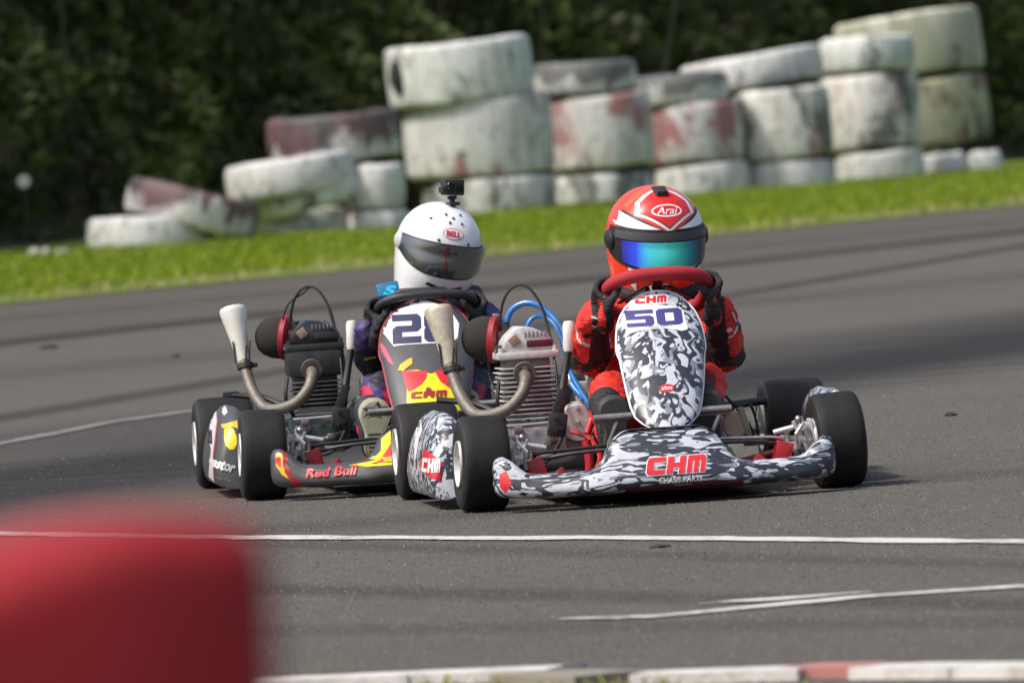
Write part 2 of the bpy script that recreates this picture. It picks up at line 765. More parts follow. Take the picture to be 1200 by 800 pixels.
# darker strip of tarmac along the verge, its inner edge a slightly wandering seam
s0 = gnd(0, 405)
s1 = gnd(640, 332)
s2 = gnd(1200, 275)
st = MB()
row_a, row_b = [], []
rs = random.Random(3)
for i in range(121):
    s = -12 + i * .35
    p = edge_pt(s, 0)
    # inner edge: straight line through s0, s2
    d = (s2 - s0).normalized()
    tt = (p - s0).dot(BD) / d.dot(BD)
    q = s0 + d * tt
    q += BN * (.05 * math.sin(s * 1.7) + rs.uniform(-.05, .05))
    row_a.append(st.bm.verts.new((q.x, q.y, .004)))
    e = edge_pt(s, .32)
    row_b.append(st.bm.verts.new((e.x, e.y, .004)))
for i in range(120):
    st.bm.faces.new((row_a[i], row_a[i + 1], row_b[i + 1], row_b[i]))
tag(st.build('asphalt_strip', ASPH2, sharp=0), kind='structure')


# ---- loose grit and proud stones in the worn tarmac
GRIT = blade_mat('track_grit', [(0, (.03, .028, .026)), (.5, (.085, .079, .070)), (.85, (.13, .12, .104)), (1, (.19, .175, .15))], 0.0)
vs, fs, tn = [], [], []
rg = random.Random(5)
for i in range(52000):
    Y = -8 + 17 * rg.random() ** 1.25
    x = rg.uniform(-1, 1) * (25 + Y) * .066
    r = rg.uniform(.0016, .0042)
    if rg.random() < .9 and any(abs((x - A_[0]) * -d_[1] + (Y - A_[1]) * d_[0]) < hw_ * .95 for A_, d_, hw_, st_ in bands[:2]):
        continue                                   # swept clean along the racing line
    k = len(vs)
    a = rg.uniform(0, 6.28)
    for j in range(4):
        q = a + j * 1.571 + rg.uniform(-.4, .4)
        vs.append((x + math.cos(q) * r * rg.uniform(.8, 1.5), Y + math.sin(q) * r * rg.uniform(.8, 1.5), -.001))
    vs.append((x, Y, r * rg.uniform(.7, 1.3)))
    fs += [(k, k + 1, k + 4), (k + 1, k + 2, k + 4), (k + 2, k + 3, k + 4), (k + 3, k, k + 4)]
    tn += [min(1, max(0, rg.gauss(.42, .25)))] * 5
me = bpy.data.meshes.new('track_grit')
me.from_pydata(vs, [], fs)
a_ = me.attributes.new('tone', 'FLOAT', 'POINT')
a_.data.foreach_set('value', tn)
me.materials.append(GRIT)
tag(link('track_grit', me), kind='stuff')

# ---- painted lines
def line_mat(name, wear, c=(.52, .51, .48)):
    m, N, L, b = new_mat(name)
    v = coords(N, L)
    n = nz(N, L, 22, 6, .75, .3, v)
    n2 = nz(N, L, 2.5, 4, .6, .3, v)
    f = ramp(N, L, math_(N, L, 'ADD', math_(N, L, 'MULTIPLY', n, .65), math_(N, L, 'MULTIPLY', n2, .35)), [(wear - .07, 0.0), (wear + .07, 1.0)])
    L.new(mixc(N, L, f, c, (.12, .115, .105)), b.inputs['Base Color'])
    b.inputs['Roughness'].default_value = .7
    bump(N, L, b, nz(N, L, 130, 3, .7, 0, v), .4, .004)
    return m


LINE = line_mat('white_line_paint', .56)
LINE3 = line_mat('faded_line_paint', .47, (.26, .25, .235))
LINE2 = line_mat('worn_line_paint', .52, (.42, .41, .39))


def painted(name, pix, wd, mt, z, jit=.012):
    P = [gnd(*p, z) for p in pix]
    m = MB()
    pts = []
    for a, b in zip(P, P[1:]):
        n = max(2, int((b - a).length / .12))
        pts += [a.lerp(b, k / n) for k in range(n)]
    pts.append(P[-1])
    rows = []
    for i, p in enumerate(pts):
        t = (pts[min(i + 1, len(pts) - 1)] - pts[max(0, i - 1)]).normalized()
        n = V((-t.y, t.x, 0))
        ww = wd / 2 * (min(1, .25 + i * .25, .25 + (len(pts) - 1 - i) * .25))
        rows.append((m.bm.verts.new(p + n * (ww + rs.uniform(-jit, jit))), m.bm.verts.new(p - n * (ww + rs.uniform(-jit, jit)))))
    for a, b in zip(rows, rows[1:]):
        m.bm.faces.new((a[0], b[0], b[1], a[1]))
    return tag(m.build(name, mt, sharp=0), kind='structure')


painted('white_line', [(-500, 618), (0, 624), (90, 626), (300, 629), (760, 629.5), (1000, 632), (1200, 634), (1800, 640)], .115, LINE, .004, .018)
painted('white_line', [(655, 724), (700, 723), (760, 721.5), (860, 712.5), (940, 704.5), (1000, 699), (1100, 692), (1210, 685), (1500, 664)], .095, LINE, .004, .014)
painted('white_line', [(820, 706), (860, 703.5), (905, 701), (960, 696.5), (1020, 692)], .085, LINE, .0045, .014)
painted('white_line', [(-200, 558), (0, 519), (60, 508), (130, 494), (230, 480), (330, 468)], .09, LINE3, .004, .01)

# ---- kerb beside the near edge, low and worn, with straw behind
km, N, L, b = new_mat('kerb_paint')
v = coords(N, L)
n = nz(N, L, 14, 6, .7, .3, v)
n2 = nz(N, L, 60, 3, .7, .3, v)
wv = N.new('ShaderNodeSeparateXYZ')
L.new(v, wv.inputs[0])
KL = [gnd(-300, 815), gnd(330, 796), gnd(690, 781), gnd(1060, 779), gnd(1200, 778), gnd(1500, 777)]


def painted_mat(name, c, dirt):
    m, N, L, b = new_mat(name)
    v = coords(N, L)
    f = ramp(N, L, nz(N, L, 11, 6, .7, .4, v), [(.45, 0.0), (.7, 1.0)])
    L.new(mixc(N, L, math_(N, L, 'MULTIPLY', f, dirt), c, (.17, .14, .10)), b.inputs['Base Color'])
    b.inputs['Roughness'].default_value = .65
    bump(N, L, b, nz(N, L, 90, 4, .7, 0, v), .35, .005)
    return m


KW = painted_mat('kerb_white', (.62, .6, .56), .6)
KR = painted_mat('kerb_red', (.42, .17, .15), .75)
KE = painted_mat('kerb_earth', (.24, .22, .17), .5)
# continuous earth bed, then one painted block after another
kerb = thing('kerb', None, None, gnd(600, 790))
kerb['kind'] = 'structure'
kerb['base'] = gnd(600, 790)


def kerb_block(pxa, pxb, pya, pyb, mt, h0=.0, h1=.022, depth=.26):
    a, b = gnd(pxa, pya), gnd(pxb, pyb)
    t = (b - a).normalized()
    n = V((t.y, -t.x, 0))
    if n.y > 0:
        n = -n
    m = MB()
    prof = [(0, -.03), (0, .012), (.06, h1 * .75), (.14, h1), (depth, h1 * 1.05), (depth, -.03)]
    m.rings([[a + n * q + V((0, 0, z)) for q, z in prof], [b + n * q + V((0, 0, z)) for q, z in prof]])
    return m.build('kerb_block', mt, kerb, sharp=30)


for spec in [(-330, 40, 814, 806, KR), (44, 330, 806, 799.5, KW), (334, 520, 799, 791, KW), (523, 690, 790.5, 784, KW), (690.5, 790, 790, 792, KE), (790.5, 985, 791, 784, KW),
             (989, 1082, 782, 780, KR), (1086, 1204, 782, 781, KW), (1208, 1500, 781, 779, KW)]:
    kerb_block(*spec)

# ---- grass verge
gm, N, L, b = new_mat('verge_soil_grass')
v = coords(N, L)
f = nz(N, L, 1.4, 6, .7, .3, v)
f2 = nz(N, L, 14, 4, .7, .2, v)
c = mixc(N, L, ramp(N, L, f2, [(.35, 0.0), (.7, 1.0)]), (.08, .13, .006), (.15, .21, .010))
L.new(c, b.inputs['Base Color'])
b.inputs['Roughness'].default_value = .9
ve = MB()
ve.poly([edge_pt(-120, .0) + V((0, 0, .012)), edge_pt(160, .0) + V((0, 0, .012)), edge_pt(160, 40), edge_pt(-120, 40)])
tag(ve.build('grass_verge', gm, sharp=0), kind='structure')
fs_, N, L, b = new_mat('field_earth')
L.new(mixc(N, L, nz(N, L, .6, 5, .6, 0, coords(N, L)), (.03, .04, .012), (.06, .05, .03)), b.inputs['Base Color'])
gr = MB()
gr.poly([(-900, -900, -.35), (900, -900, -.35), (900, 900, -.35), (-900, 900, -.35)])
tag(gr.build('ground', fs_, sharp=0), kind='structure')
bk = MB()
rows = [(40, 0), (13.5, 0)]
prof = [(8.3, -.05), (9.4, .6), (10.6, 2.0), (12.5, 4.2), (16, 5.5), (60, 6.0)]
bk.rings([[edge_pt(s, n_) + V((0, 0, h)) for n_, h in prof] for s in (-60, -20, 0, 20, 60, 110)], closed=False)
tag(bk.build('earth_bank', fs_, sharp=0), kind='structure')


# ---- blades: one mass of grass (a few tens of thousands of small real blades)
GRASS = blade_mat('grass_blades', [(0, (.09, .16, .003)), (.45, (.22, .31, .004)), (.8, (.35, .40, .008)), (.9, (.40, .33, .13)), (1, (.46, .37, .19))])


def blades(name, n, place, hmin, hmax, wmin, wmax, mt, tone):
    vs, fs, tn = [], [], []
    for i in range(n):
        p, dry = place()
        a = random.uniform(0, math.pi * 2)
        h = random.uniform(hmin, hmax)
        wd = random.uniform(wmin, wmax)
        lean = V((random.gauss(0, .35), random.gauss(0, .35), 1)) * h
        dx = V((math.cos(a), math.sin(a), 0)) * wd
        k = len(vs)
        vs += [p - dx, p + dx, p + lean * .6 + dx * .6, p + lean * .6 - dx * .6, p + lean + V((random.gauss(0, .2), random.gauss(0, .2), -.1)) * h]
        fs += [(k, k + 1, k + 2, k + 3), (k + 3, k + 2, k + 4)]
        tn += [tone(dry)] * 5
    me = bpy.data.meshes.new(name)
    me.from_pydata(vs, [], fs)
    at_ = me.attributes.new('tone', 'FLOAT', 'POINT')
    at_.data.foreach_set('value', tn)
    me.materials.append(mt)
    return tag(link(name, me), kind='stuff')


def place_verge():
    s = random.uniform(-6, 36)
    n = random.random() ** .9 * 6.3
    if n < .5 and random.random() < .5:
        n += .6
    wob = .18 * noise.noise(V((s * .9, 0, 0))) + .12 * noise.noise(V((s * 3.1, 4, 0)))
    p = edge_pt(s, max(.05, n + wob + .1))
    return p, (1 if n < .55 + .5 * noise.noise(V((s * .8, 7, 0))) else 0)


tag(blades('verge_grass', 105000, place_verge, .03, .085, .006, .013, GRASS,
           lambda d: min(1, max(0, random.gauss(.96, .05) if (d and random.random() < .75) else random.gauss(.42, .2)))))


def place_near():
    px = random.gauss(690, 130)
    p = gnd(px, random.uniform(800, 830))
    return p, 1


tag(blades('kerb_grass', 350, place_near, .012, .035, .002, .005, GRASS, lambda d: min(1, max(0, random.gauss(.93, .1)))))

# ---- hedge: one dark mass of leaves on the bank behind the tyres
LEAF = blade_mat('hedge_leaves', [(0, (.085, .078, .036)), (.3, (.085, .108, .032)), (.6, (.094, .135, .032)), (.85, (.105, .155, .034)), (1, (.14, .18, .05))], .5)
vs, fs, tn = [], [], []
rh = random.Random(11)
for i in range(155000):
    s = rh.uniform(-8, 44)
    hgt = rh.random() ** .9 * 4.4
    depth = 6.7 + 1.6 * min(1, max(0, (s - 9) / 4)) + hgt * .42 + rh.random() ** 1.5 * 1.5
    lump = noise.noise(V((s * .55, hgt * .6, 3))) * .7 + noise.noise(V((s * 1.7, hgt * 1.7, 9))) * .45
    p = edge_pt(s, depth - lump)
    p.z += hgt
    clump = noise.noise(V((s * 1.1, hgt * 1.1, 21)))
    sz = rh.uniform(.04, .12)
    q = Quaternion((rh.gauss(0, 1), rh.gauss(0, 1), rh.gauss(0, 1), rh.gauss(0, 1))).normalized()
    k = len(vs)
    for a, b_ in ((-1, 0), (0, -.5), (1, 0), (0, .5)):
        vs.append(p + q @ V((a * sz, b_ * sz, .1 * sz * abs(a))))
    fs.append((k, k + 1, k + 2, k + 3))
    t = min(1, max(0, rh.gauss(.40, .18) + clump * .8))
    tn += [t] * 4
me = bpy.data.meshes.new('hedge_foliage')
me.from_pydata(vs, [], fs)
a_ = me.attributes.new('tone', 'FLOAT', 'POINT')
a_.data.foreach_set('value', tn)
me.materials.append(LEAF)
tag(link('hedge_foliage', me), kind='stuff')
st = MB()
for i in range(28):
    s = rh.uniform(2, 40)
    p = edge_pt(s, 6.6 + 1.4 * min(1, max(0, (s - 9) / 4)) + rh.random() * 1.2)
    h = rh.uniform(1.2, 3.8)
    q = p + V((rh.gauss(0, .35), rh.uniform(.3, 1.2), h))
    st.tube([p, p.lerp(q, .5) + V((rh.gauss(0, .12), 0, 0)), q], [.016, .010, .005], seg=5, smooth=2, cap=False)
tag(st.build('hedge_stems', mat('bark', (.03, .027, .018), .85, dirt=.5, bmp=.3), sharp=0), kind='stuff')

# ------------------------------------------------------------------ kart materials
RUB = mat('tyre_rubber', (.0085, .0083, .0083), .68, dirt=.4, dscale=30, bmp=.25, bscale=260, dcol=(.034, .032, .03))
RUB.node_tree.nodes['Principled BSDF'].inputs['Specular IOR Level'].default_value = .3
RUBS = mat('tyre_sidewall', (.010, .010, .010), .5, dirt=.45, dscale=40, dcol=(.035, .033, .03))
ALU = mat('cast_aluminium', (.74, .73, .72), .45, .45, dirt=.5, dscale=45, bmp=.15, dcol=(.16, .14, .12))
STEEL = mat('worn_steel', (.5, .48, .46), .35, .95, dirt=.65, dscale=40, dcol=(.14, .12, .1))
PIPE = mat('exhaust_steel', (.20, .185, .165), .55, .55, dirt=.7, dscale=30, bmp=.2, dcol=(.09, .07, .05))
PIPE2 = mat('exhaust_cone_steel', (.60, .55, .44), .5, .2, dirt=.75, dscale=28, dcol=(.25, .2, .11))
WCONE = mat('pale_exhaust_cone', (.74, .71, .64), .45, .1, dirt=.4, dscale=25)
BLK = mat('black_paint', (.018, .018, .02), .4, dirt=.4, dcol=(.06, .055, .05))
BLKP = mat('black_plastic', (.02, .02, .022), .5, dirt=.4, dcol=(.055, .05, .048))
DARK = mat('engine_black', (.03, .03, .032), .45, .3, dirt=.5, dcol=(.09, .085, .08))
REDP = mat('red_paint', (.45, .012, .018), .35, dirt=.3, coat=.3)
REDS = mat('red_suede', (.36, .012, .022), .75, dirt=.2, bmp=.2, bscale=300)
GRIP = mat('white_grip', (.72, .7, .66), .5, dirt=.25)
BLUE = mat('blue_hose', (.015, .17, .48), .28, dirt=.15, coat=.4)
CABLE = mat('black_cable', (.012, .012, .012), .45, dirt=.2)
FOAM = mat('filter_foam', (.022, .018, .017), .9, dirt=.3, bmp=.5, bscale=350)
SEAT1 = mat('pale_fibreglass', (.33, .33, .28), .35, dirt=.4, coat=.3)
TAN = mat('tan_plastic', (.50, .36, .26), .45, dirt=.35)
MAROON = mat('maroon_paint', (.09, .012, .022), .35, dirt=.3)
TEALM = mat('grey_green_metal', (.16, .2, .19), .42, .7, dirt=.6, dscale=45, dcol=(.05, .05, .045))
INKR = mat('red_print', (.62, .02, .03), .35, dirt=.12, coat=.3)
INKW = mat('white_print', (.8, .8, .8), .35, dirt=.15, coat=.3)
INKB = mat('violet_print', (.055, .05, .2), .35, dirt=.12, coat=.3)
INKY = mat('yellow_print', (.82, .66, .01), .35, dirt=.14, coat=.3)
INKG = mat('gold_print', (.75, .42, .02), .35, dirt=.1, coat=.3)
INKK = mat('black_print', (.016, .016, .02), .4, dirt=.1)
INKN = mat('navy_print', (.035, .035, .085), .38, dirt=.1)
INKD = mat('dark_red_print', (.28, .015, .02), .38, dirt=.1)
INKGY = mat('grey_print', (.3, .3, .32), .4, dirt=.1)
INKPK = mat('pink_print', (.55, .09, .13), .4, dirt=.15)
GREY = mat('graphite_wrap', (.055, .056, .060), .48, dirt=.3, coat=.08, dcol=(.11, .1, .1))
CAMO_F = camo_mat('camo_wrap_fairing', (1, .75, .55), 27, (3.1, 0, 1))
CAMO_B = camo_mat('camo_wrap_bumper', (.42, 1, 1.5), 25, (0, 0, .4))
CAMO_P = camo_mat('camo_wrap_pod', (1, 1, .75), 29, (7, 0, 0))


# ------------------------------------------------------------------ kart
def wheel(root, name, x, y, r, wd, steer=0.0, camber=0.0, outer=1):
    """one wheel: tyre mesh with a rim and a hub under it; axis along x"""
    rs = r - .006
    prof = [(r * .47, -wd * .38), (r * .485, -wd * .47), (r * .72, -wd * .52), (r * .88, -wd * .5), (r * .955, -wd * .455), (r * .985, -wd * .40), (r * .997, -wd * .30),
            (r, -wd * .1), (r, wd * .1), (r * .997, wd * .30), (r * .985, wd * .40), (r * .955, wd * .455), (r * .88, wd * .5), (r * .72, wd * .52), (r * .485, wd * .47), (r * .47, wd * .38)]
    m = MB().lathe(prof, (0, 0, 0), (1, 0, 0), 56)
    o = m.build(name, [RUB, RUBS], root, sharp=50)
    for p in o.data.polygons:
        c = p.center
        if math.hypot(c.y, c.z) < r * .93:
            p.material_index = 1
    o.location = (x, y, r)
    o.rotation_euler = (0, camber, steer)
    q = MB()
    for sd_ in (-1, 1):
        q.lathe([(r * .47, sd_ * wd * .40), (r * .49, sd_ * wd * .49), (r * .478, sd_ * wd * .53), (r * .455, sd_ * wd * .52), (r * .435, sd_ * wd * .44), (r * .41, sd_ * wd * .25), (r * .36, sd_ * wd * .2)], (0, 0, 0), (1, 0, 0), 40)
    q.lathe([(r * .36, -wd * .2), (r * .36, wd * .2)], (0, 0, 0), (1, 0, 0), 40)
    for k in range(3):
        a = k * 2.094 + .4
        for sd_ in (-1, 1):
            q.box((sd_ * wd * .2, math.cos(a) * r * .26, math.sin(a) * r * .26), (.012, .032, r * .3), Matrix.Rotation(-a + math.pi / 2, 4, 'X'), .003)
    q.build('rim', ALU, o, sharp=35)
    h = MB().lathe([(0, -wd * .34), (r * .13, -wd * .34), (r * .17, -wd * .24), (r * .2, 0), (r * .17, wd * .24), (r * .13, wd * .34), (0, wd * .34)], (0, 0, 0), (1, 0, 0), 20)
    for k in range(3):
        a = k * 2.094 + .4
        h.lathe([(0, outer * wd * .27), (.009, outer * wd * .27), (.009, outer * wd * .2)], (0, math.cos(a) * r * .22, math.sin(a) * r * .22), (1, 0, 0), 6)
    h.build('hub', STEEL, o, sharp=35)
    return o


def side_pod(root, sgn, mt, name='side_pod', dx=0.0, dz=0.0, wk=1.0):
    """bulging pod between the wheels, rounded crest, flat inner face"""
    st = [(.20, .55), (.215, .78), (.25, .92), (.32, 1.0), (.55, 1.0), (.74, .97), (.80, .85), (.83, .62)]
    rings = []
    for y, k in st:
        ring = []
        for x, z in [(.520, .03), (.512, .09), (.510, .15), (.515, .20), (.527, .235), (.545, .26), (.568, .272), (.592, .262), (.610, .235), (.625, .205), (.638, .16), (.646, .11), (.644, .065), (.632, .038), (.60, .03), (.56, .03)]:
            xx = .572 + (x - .572) * (k ** .5)
            zz = .03 + (z - .03) * k
            yy = y + (.05 * ((zz - .03) / .24) ** 2 if y < .4 else 0)
            ring.append(V((sgn * (.58 + (xx - .58) * wk + dx), yy, zz + dz * (zz - .03) / .24)))
        rings.append(ring)
    m = MB()
    m.rings(rings)
    m.fix()
    bmesh.ops.subdivide_edges(m.bm, edges=m.bm.edges[:], cuts=1, smooth=.6, use_grid_fill=True)
    return m.build(name, mt, root, sharp=55)


BUMP = [  # x, z bottom, z top, y front, y back
    (0.00, .037, .216, -.375, -.115), (.10, .037, .214, -.372, -.115), (.130, .037, .203, -.367, -.115), (.155, .037, .178, -.362, -.125),
    (.180, .037, .132, -.355, -.14), (.210, .037, .110, -.347, -.155), (.28, .038, .105, -.322, -.165), (.36, .038, .106, -.300, -.165),
    (.40, .040, .112, -.285, -.165), (.43, .040, .138, -.272, -.160), (.452, .042, .158, -.260, -.158), (.474, .047, .159, -.245, -.160), (.487, .060, .148, -.232, -.168), (.492, .08, .128, -.215, -.18)]


def bumper_mesh():
    m = MB()
    rings = []
    cols = [[(b[0], b[k]) for b in BUMP] for k in (1, 2, 3, 4)]
    xs = [i * .0125 for i in range(0, 36)] + [.4625, .475, .482, .487, .490, .491]
    xs = [-x for x in reversed(xs) if x > 0] + xs
    for x in xs:
        zb, zt, yf, yb = [sinterp(c, abs(x)) for c in cols]
        cz, hz, cy, hy = (zb + zt) / 2, (zt - zb) / 2, (yf + yb) / 2, (yb - yf) / 2
        ring = []
        hump = max(0, min(1, (zt - .105) / .11)) if abs(x) < .3 else 0
        for k in range(36):
            a = 2 * math.pi * k / 36
            c_, s_ = math.cos(a), math.sin(a)
            e = .62
            yy = math.copysign(abs(c_) ** e, c_)
            zz = math.copysign(abs(s_) ** e, s_)
            y = cy + hy * yy
            z = cz + hz * zz
            t = min(1, max(0, (z - zb) / max(zt - zb, 1e-4)))
            if yy < 0:
                y += hump * .12 * t ** 1.3 * -yy + .02 * t * t
            # a shallow crease along the front
            if yy < -.4:
                y += .006 * math.exp(-((t - .62) / .07) ** 2)
            ring.append(V((x - .015, y, z)))
        rings.append(ring)
    m.rings(rings)
    return m


FW = [(0, 0), (.012, .028), (.03, .052), (.06, .076), (.11, .098), (.18, .109), (.30, .119), (.42, .126), (.53, .132), (.565, .138), (.60, .139), (.68, .136), (.76, .130), (.83, .118), (.89, .1), (.94, .077), (.97, .056), (.99, .032), (1, 0)]


def fairing_f(z0, z1, y0, y1, x0, x1, ws):
    def f(u, v, off=0.0):
        u = u * 2 - 1
        vv = .5 - .5 * math.cos(math.pi * v)
        w_ = interp(FW, vv) * ws
        z = z0 + (z1 - z0) * vv
        yc = y0 + (y1 - y0) * vv - .035 * math.sin(math.pi * vv)
        x = x0 + (x1 - x0) * vv + w_ * math.sin(u * math.pi / 2) ** 1
        y = yc + .075 * (1 - math.cos(u * math.pi / 2)) * (w_ / .13) + off
        return V((x, y, z))
    return f


def engine(root, dark, k):
    """four stroke single on the driver's right, in the kart's frame. k: kart style"""
    rock = DARK if dark else ALU
    fin_m = DARK if dark else ALU
    # barrel with cooling fins
    core = MB().box((-.282, .72, .325), (.135, .125, .17), bev=.012)
    if dark:
        core.box((-.282, .722, .385), (.172, .16, .085), bev=.014)
    eng = core.build('cylinder_barrel', DARK if dark else mat('barrel_shadow_metal', (.2, .19, .18), .5, .8, dirt=.6), root)
    zs = [.232 + i * .0135 for i in range(8 if dark else 12)]
    for i, z in enumerate(zs):
        wv = .176 - .012 * (i % 2) - (0.012 if i < 2 else 0)
        m = MB().box((-.282, .72, z), (wv, .165, .0035), bev=.0012)
        m.build('cooling_fin', STEEL if dark else ALU, eng)
    # head + rocker cover
    hd = MB().box((-.280, .722, .418 if not dark else .435), (.182, .16, .022), bev=.006)
    for sx in (-.08, .08):
        for sy in (-.07, .07):
            hd.lathe([(0, .0), (.008, 0), (.008, .014), (0, .014)], (-.28 + sx, .722 + sy, .428 if not dark else .445), (0, 0, 1), 6)
    hd.build('cylinder_head', rock, root)
    z0 = .428 if not dark else .446
    m = MB()
    prof = [(-.352, z0), (-.203, z0), (-.203, z0 + .026), (-.216, z0 + .046), (-.262, z0 + .070), (-.305, z0 + .074), (-.336, z0 + .050), (-.352, z0 + .028)]
    m.rings([[V((x, .655, z)) for x, z in prof], [V((x, .79, z)) for x, z in prof]])
    m.fix()
    bmesh.ops.bevel(m.bm, geom=m.bm.edges[:], offset=.006, segments=2, affect='EDGES', profile=.5)
    rc = m.build('rocker_cover', rock if not dark else mat('dark_cast_metal', (.045, .05, .056), .2, .6, dirt=.4, dcol=(.14, .13, .12)), root)
    b = MB()
    for i in range(6):
        b.box((-.285 + i * .012, .6535, z0 + .05), (.005, .004, .016), bev=.0008)
    b.build('cover_ribs', STEEL, rc)
    b = MB().box((-.243, .6515, z0 + .022), (.078, .006, .020), bev=.002)
    b.build('maroon_badge' if not dark else 'steel_badge', MAROON if not dark else DARK, rc)
    b = MB().box((-.318, .652, z0 + .034), (.03, .006, .028), Quaternion((0, 1, 0), R(-35)), .002)
    b.build('copper_bracket', mat('copper_tone', (.5, .33, .22), .4, .6, dirt=.4), rc)
    # crankcase
    c = MB()
    c.box((-.285, .70, .165), (.2, .19, .11), bev=.018)
    c.box((-.285, .595, .165), (.13, .05, .07), bev=.012)
    c.box((-.15, .72, .19), (.085, .14, .13), bev=.03)
    c.lathe([(0, -.03), (.052, -.03), (.058, -.02), (.058, .03), (0, .03)], (-.15, .65, .21), (0, 1, 0), 28)
    c.box((-.31, .59, .12), (.2, .03, .025), bev=.006)
    for i in range(5):
        c.lathe([(0, 0), (.007, 0), (.007, .012), (0, .012)], (-.36 + i * .04, .575, .195), (0, -1, 0), 6)
    crank = c.build('crankcase', TEALM if dark else ALU, root)
    k_ = MB().box((-.135, .655, .235), (.06, .06, .075), bev=.012)
    k_.box((-.125, .66, .30), (.045, .05, .06), bev=.01)
    for q in (-.15, -.12):
        k_.lathe([(0, 0), (.006, 0), (.006, .01), (0, .01)], (q, .625, .255), (0, -1, 0), 6)
        k_.lathe([(0, 0), (.006, 0), (.006, .01), (0, .01)], (q, .625, .215), (0, -1, 0), 6)
    k_.build('clutch_cover', STEEL if dark else ALU, root)
    for qx, qz in ((-.235, .188), (-.255, .158), (-.335, .205)):
        MB().box((qx, .545, qz), (.026, .03, .02), bev=.004).build('casting_boss', STEEL, crank)
    MB().tube([(-.20, .545, .225), (-.215, .52, .17), (-.255, .50, .115), (-.30, .52, .10)], .0055, seg=8, smooth=5).build('cable', CABLE, root)
    MB().tube([(-.36, .63, .22), (-.385, .60, .28), (-.375, .62, .345)], .006, seg=8, smooth=5).build('cable', CABLE, root)
    MB().tube([(-.18, .52, .19), (-.14, .46, .17), (-.12, .40, .12), (-.14, .34, .08)], .0075, seg=8, smooth=5).build('cable', REDP if not dark else CABLE, root)
    d = MB()
    d.tube([(-.37, .56, .215), (-.2, .55, .218)], .008)
    d.tube([(-.36, .57, .16), (-.29, .55, .15), (-.22, .57, .165)], .007, smooth=4)
    d.box((-.40, .58, .17), (.03, .05, .05), bev=.006)
    d.box((-.34, .56, .185), (.05, .02, .022), bev=.004)
    d.tube([(-.415, .55, .19), (-.39, .53, .13), (-.4, .53, .08)], .006, smooth=4)
    d.box((-.25, .55, .12), (.06, .03, .02), bev=.004)
    d.build('linkage', STEEL, crank)
    # exhaust: curved header, flange, tail pipe, megaphone
    ex = MB().tube([(-.297, .63, .365), (-.30, .585, .345), (-.318, .565, .305), (-.355, .575, .268), (-.405, .61, .250), (-.443, .66, .252), (-.468, .71, .285), (-.484, .76, .335), (-.492, .79, .385), (-.497, .805, .425)], .0185, seg=16, smooth=6).build('exhaust_pipe', PIPE, root)
    fl = MB().lathe([(.019, -.008), (.033, -.008), (.033, .008), (.019, .008)], (-.297, .625, .366), (0, 1, .15), 20)
    fl.build('exhaust_flange', PIPE, ex)
    cl = MB().lathe([(.02, -.007), (.027, -.007), (.027, .007), (.02, .007)], (-.491, .79, .385), (-.1, .3, 1), 18)
    cl.box((-.463, .785, .387), (.02, .012, .014), bev=.002)
    cl.tube([(-.49, .77, .40), (-.485, .765, .45)], .003)
    cl.build('pipe_clamp', DARK, ex)
    cone = MB().lathe([(.0175, -.03), (.0215, 0), (.029, .06), (.0385, .115), (.0428, .142), (.0425, .150), (.0395, .157), (.034, .159), (.030, .155), (.03, .115), (.016, .02), (0, .02)], (-.4965, .803, .418), (-.13, .28, 1), 28)
    cone.build('megaphone', WCONE if dark else PIPE2, ex)
    sp = MB()
    hz = V((-.4965, .803, .418)) + V((-.13, .28, 1)).normalized() * .012
    for q in (-.022, .022):
        MB().tube([hz + V((q, -.01, -.035)), hz + V((q * 1.05, -.012, .0)), hz + V((q * 1.25, -.014, .035))], .0028, seg=6).build('spring', DARK, ex)
    br = MB().tube([(-.36, .66, .245), (-.44, .73, .285), (-.545, .76, .3)], .0095, seg=8)
    if dark:
        br.box((-.545, .76, .3), (.05, .02, .02), bev=.003)
    br.build('exhaust_bracket', DARK, root)
    # carburettor and foam filter with a red base ring
    cb = MB().box((-.328, .80, .462), (.05, .06, .055), bev=.01)
    cb.lathe([(.02, -.03), (.024, -.03), (.024, .04), (.02, .04)], (-.33, .80, .46), (1, 0, 0), 18)
    cb.box((-.345, .70, .44), (.05, .05, .018), bev=.004)
    cb.tube([(-.37, .69, .43), (-.33, .67, .445)], .01)
    cb.lathe([(0, 0), (.013, 0), (.013, .03), (0, .03)], (-.325, .79, .485), (0, 0, 1), 14)
    cb.build('carburettor', DARK, root)
    q = Quaternion((0, 0, 1), R(-20)) @ Quaternion((0, 1, 0), R(6))
    ax = q @ V((1, 0, 0))
    co = V((-.385, .84, .468))
    fo = MB().lathe([(0, -.066), (.022, -.063), (.044, -.052), (.058, -.034), (.066, -.010), (.0675, .012), (.065, .03), (.060, .042), (.0, .044)], co, ax, 32)
    fl_ = fo.build('air_filter', FOAM, root)
    rg = MB().lathe([(.066, .022), (.0705, .026), (.0705, .040), (.06, .048), (.03, .052), (.02, .06), (.0, .06)], co, ax, 32)
    rg.build('filter_ring', mat('ring_red', (.30, .012, .02), .5, dirt=.3), fl_)
    # black pull cable loop
    l1 = MB().tube([(-.335, .80, .475), (-.338, .79, .53), (-.322, .77, .59), (-.288, .75, .622), (-.252, .73, .608), (-.222, .71, .55), (-.208, .69, .47), (-.203, .64, .38), (-.203, .60, .26)], .0042, seg=8, smooth=7)
    l1.build('cable', CABLE, root)
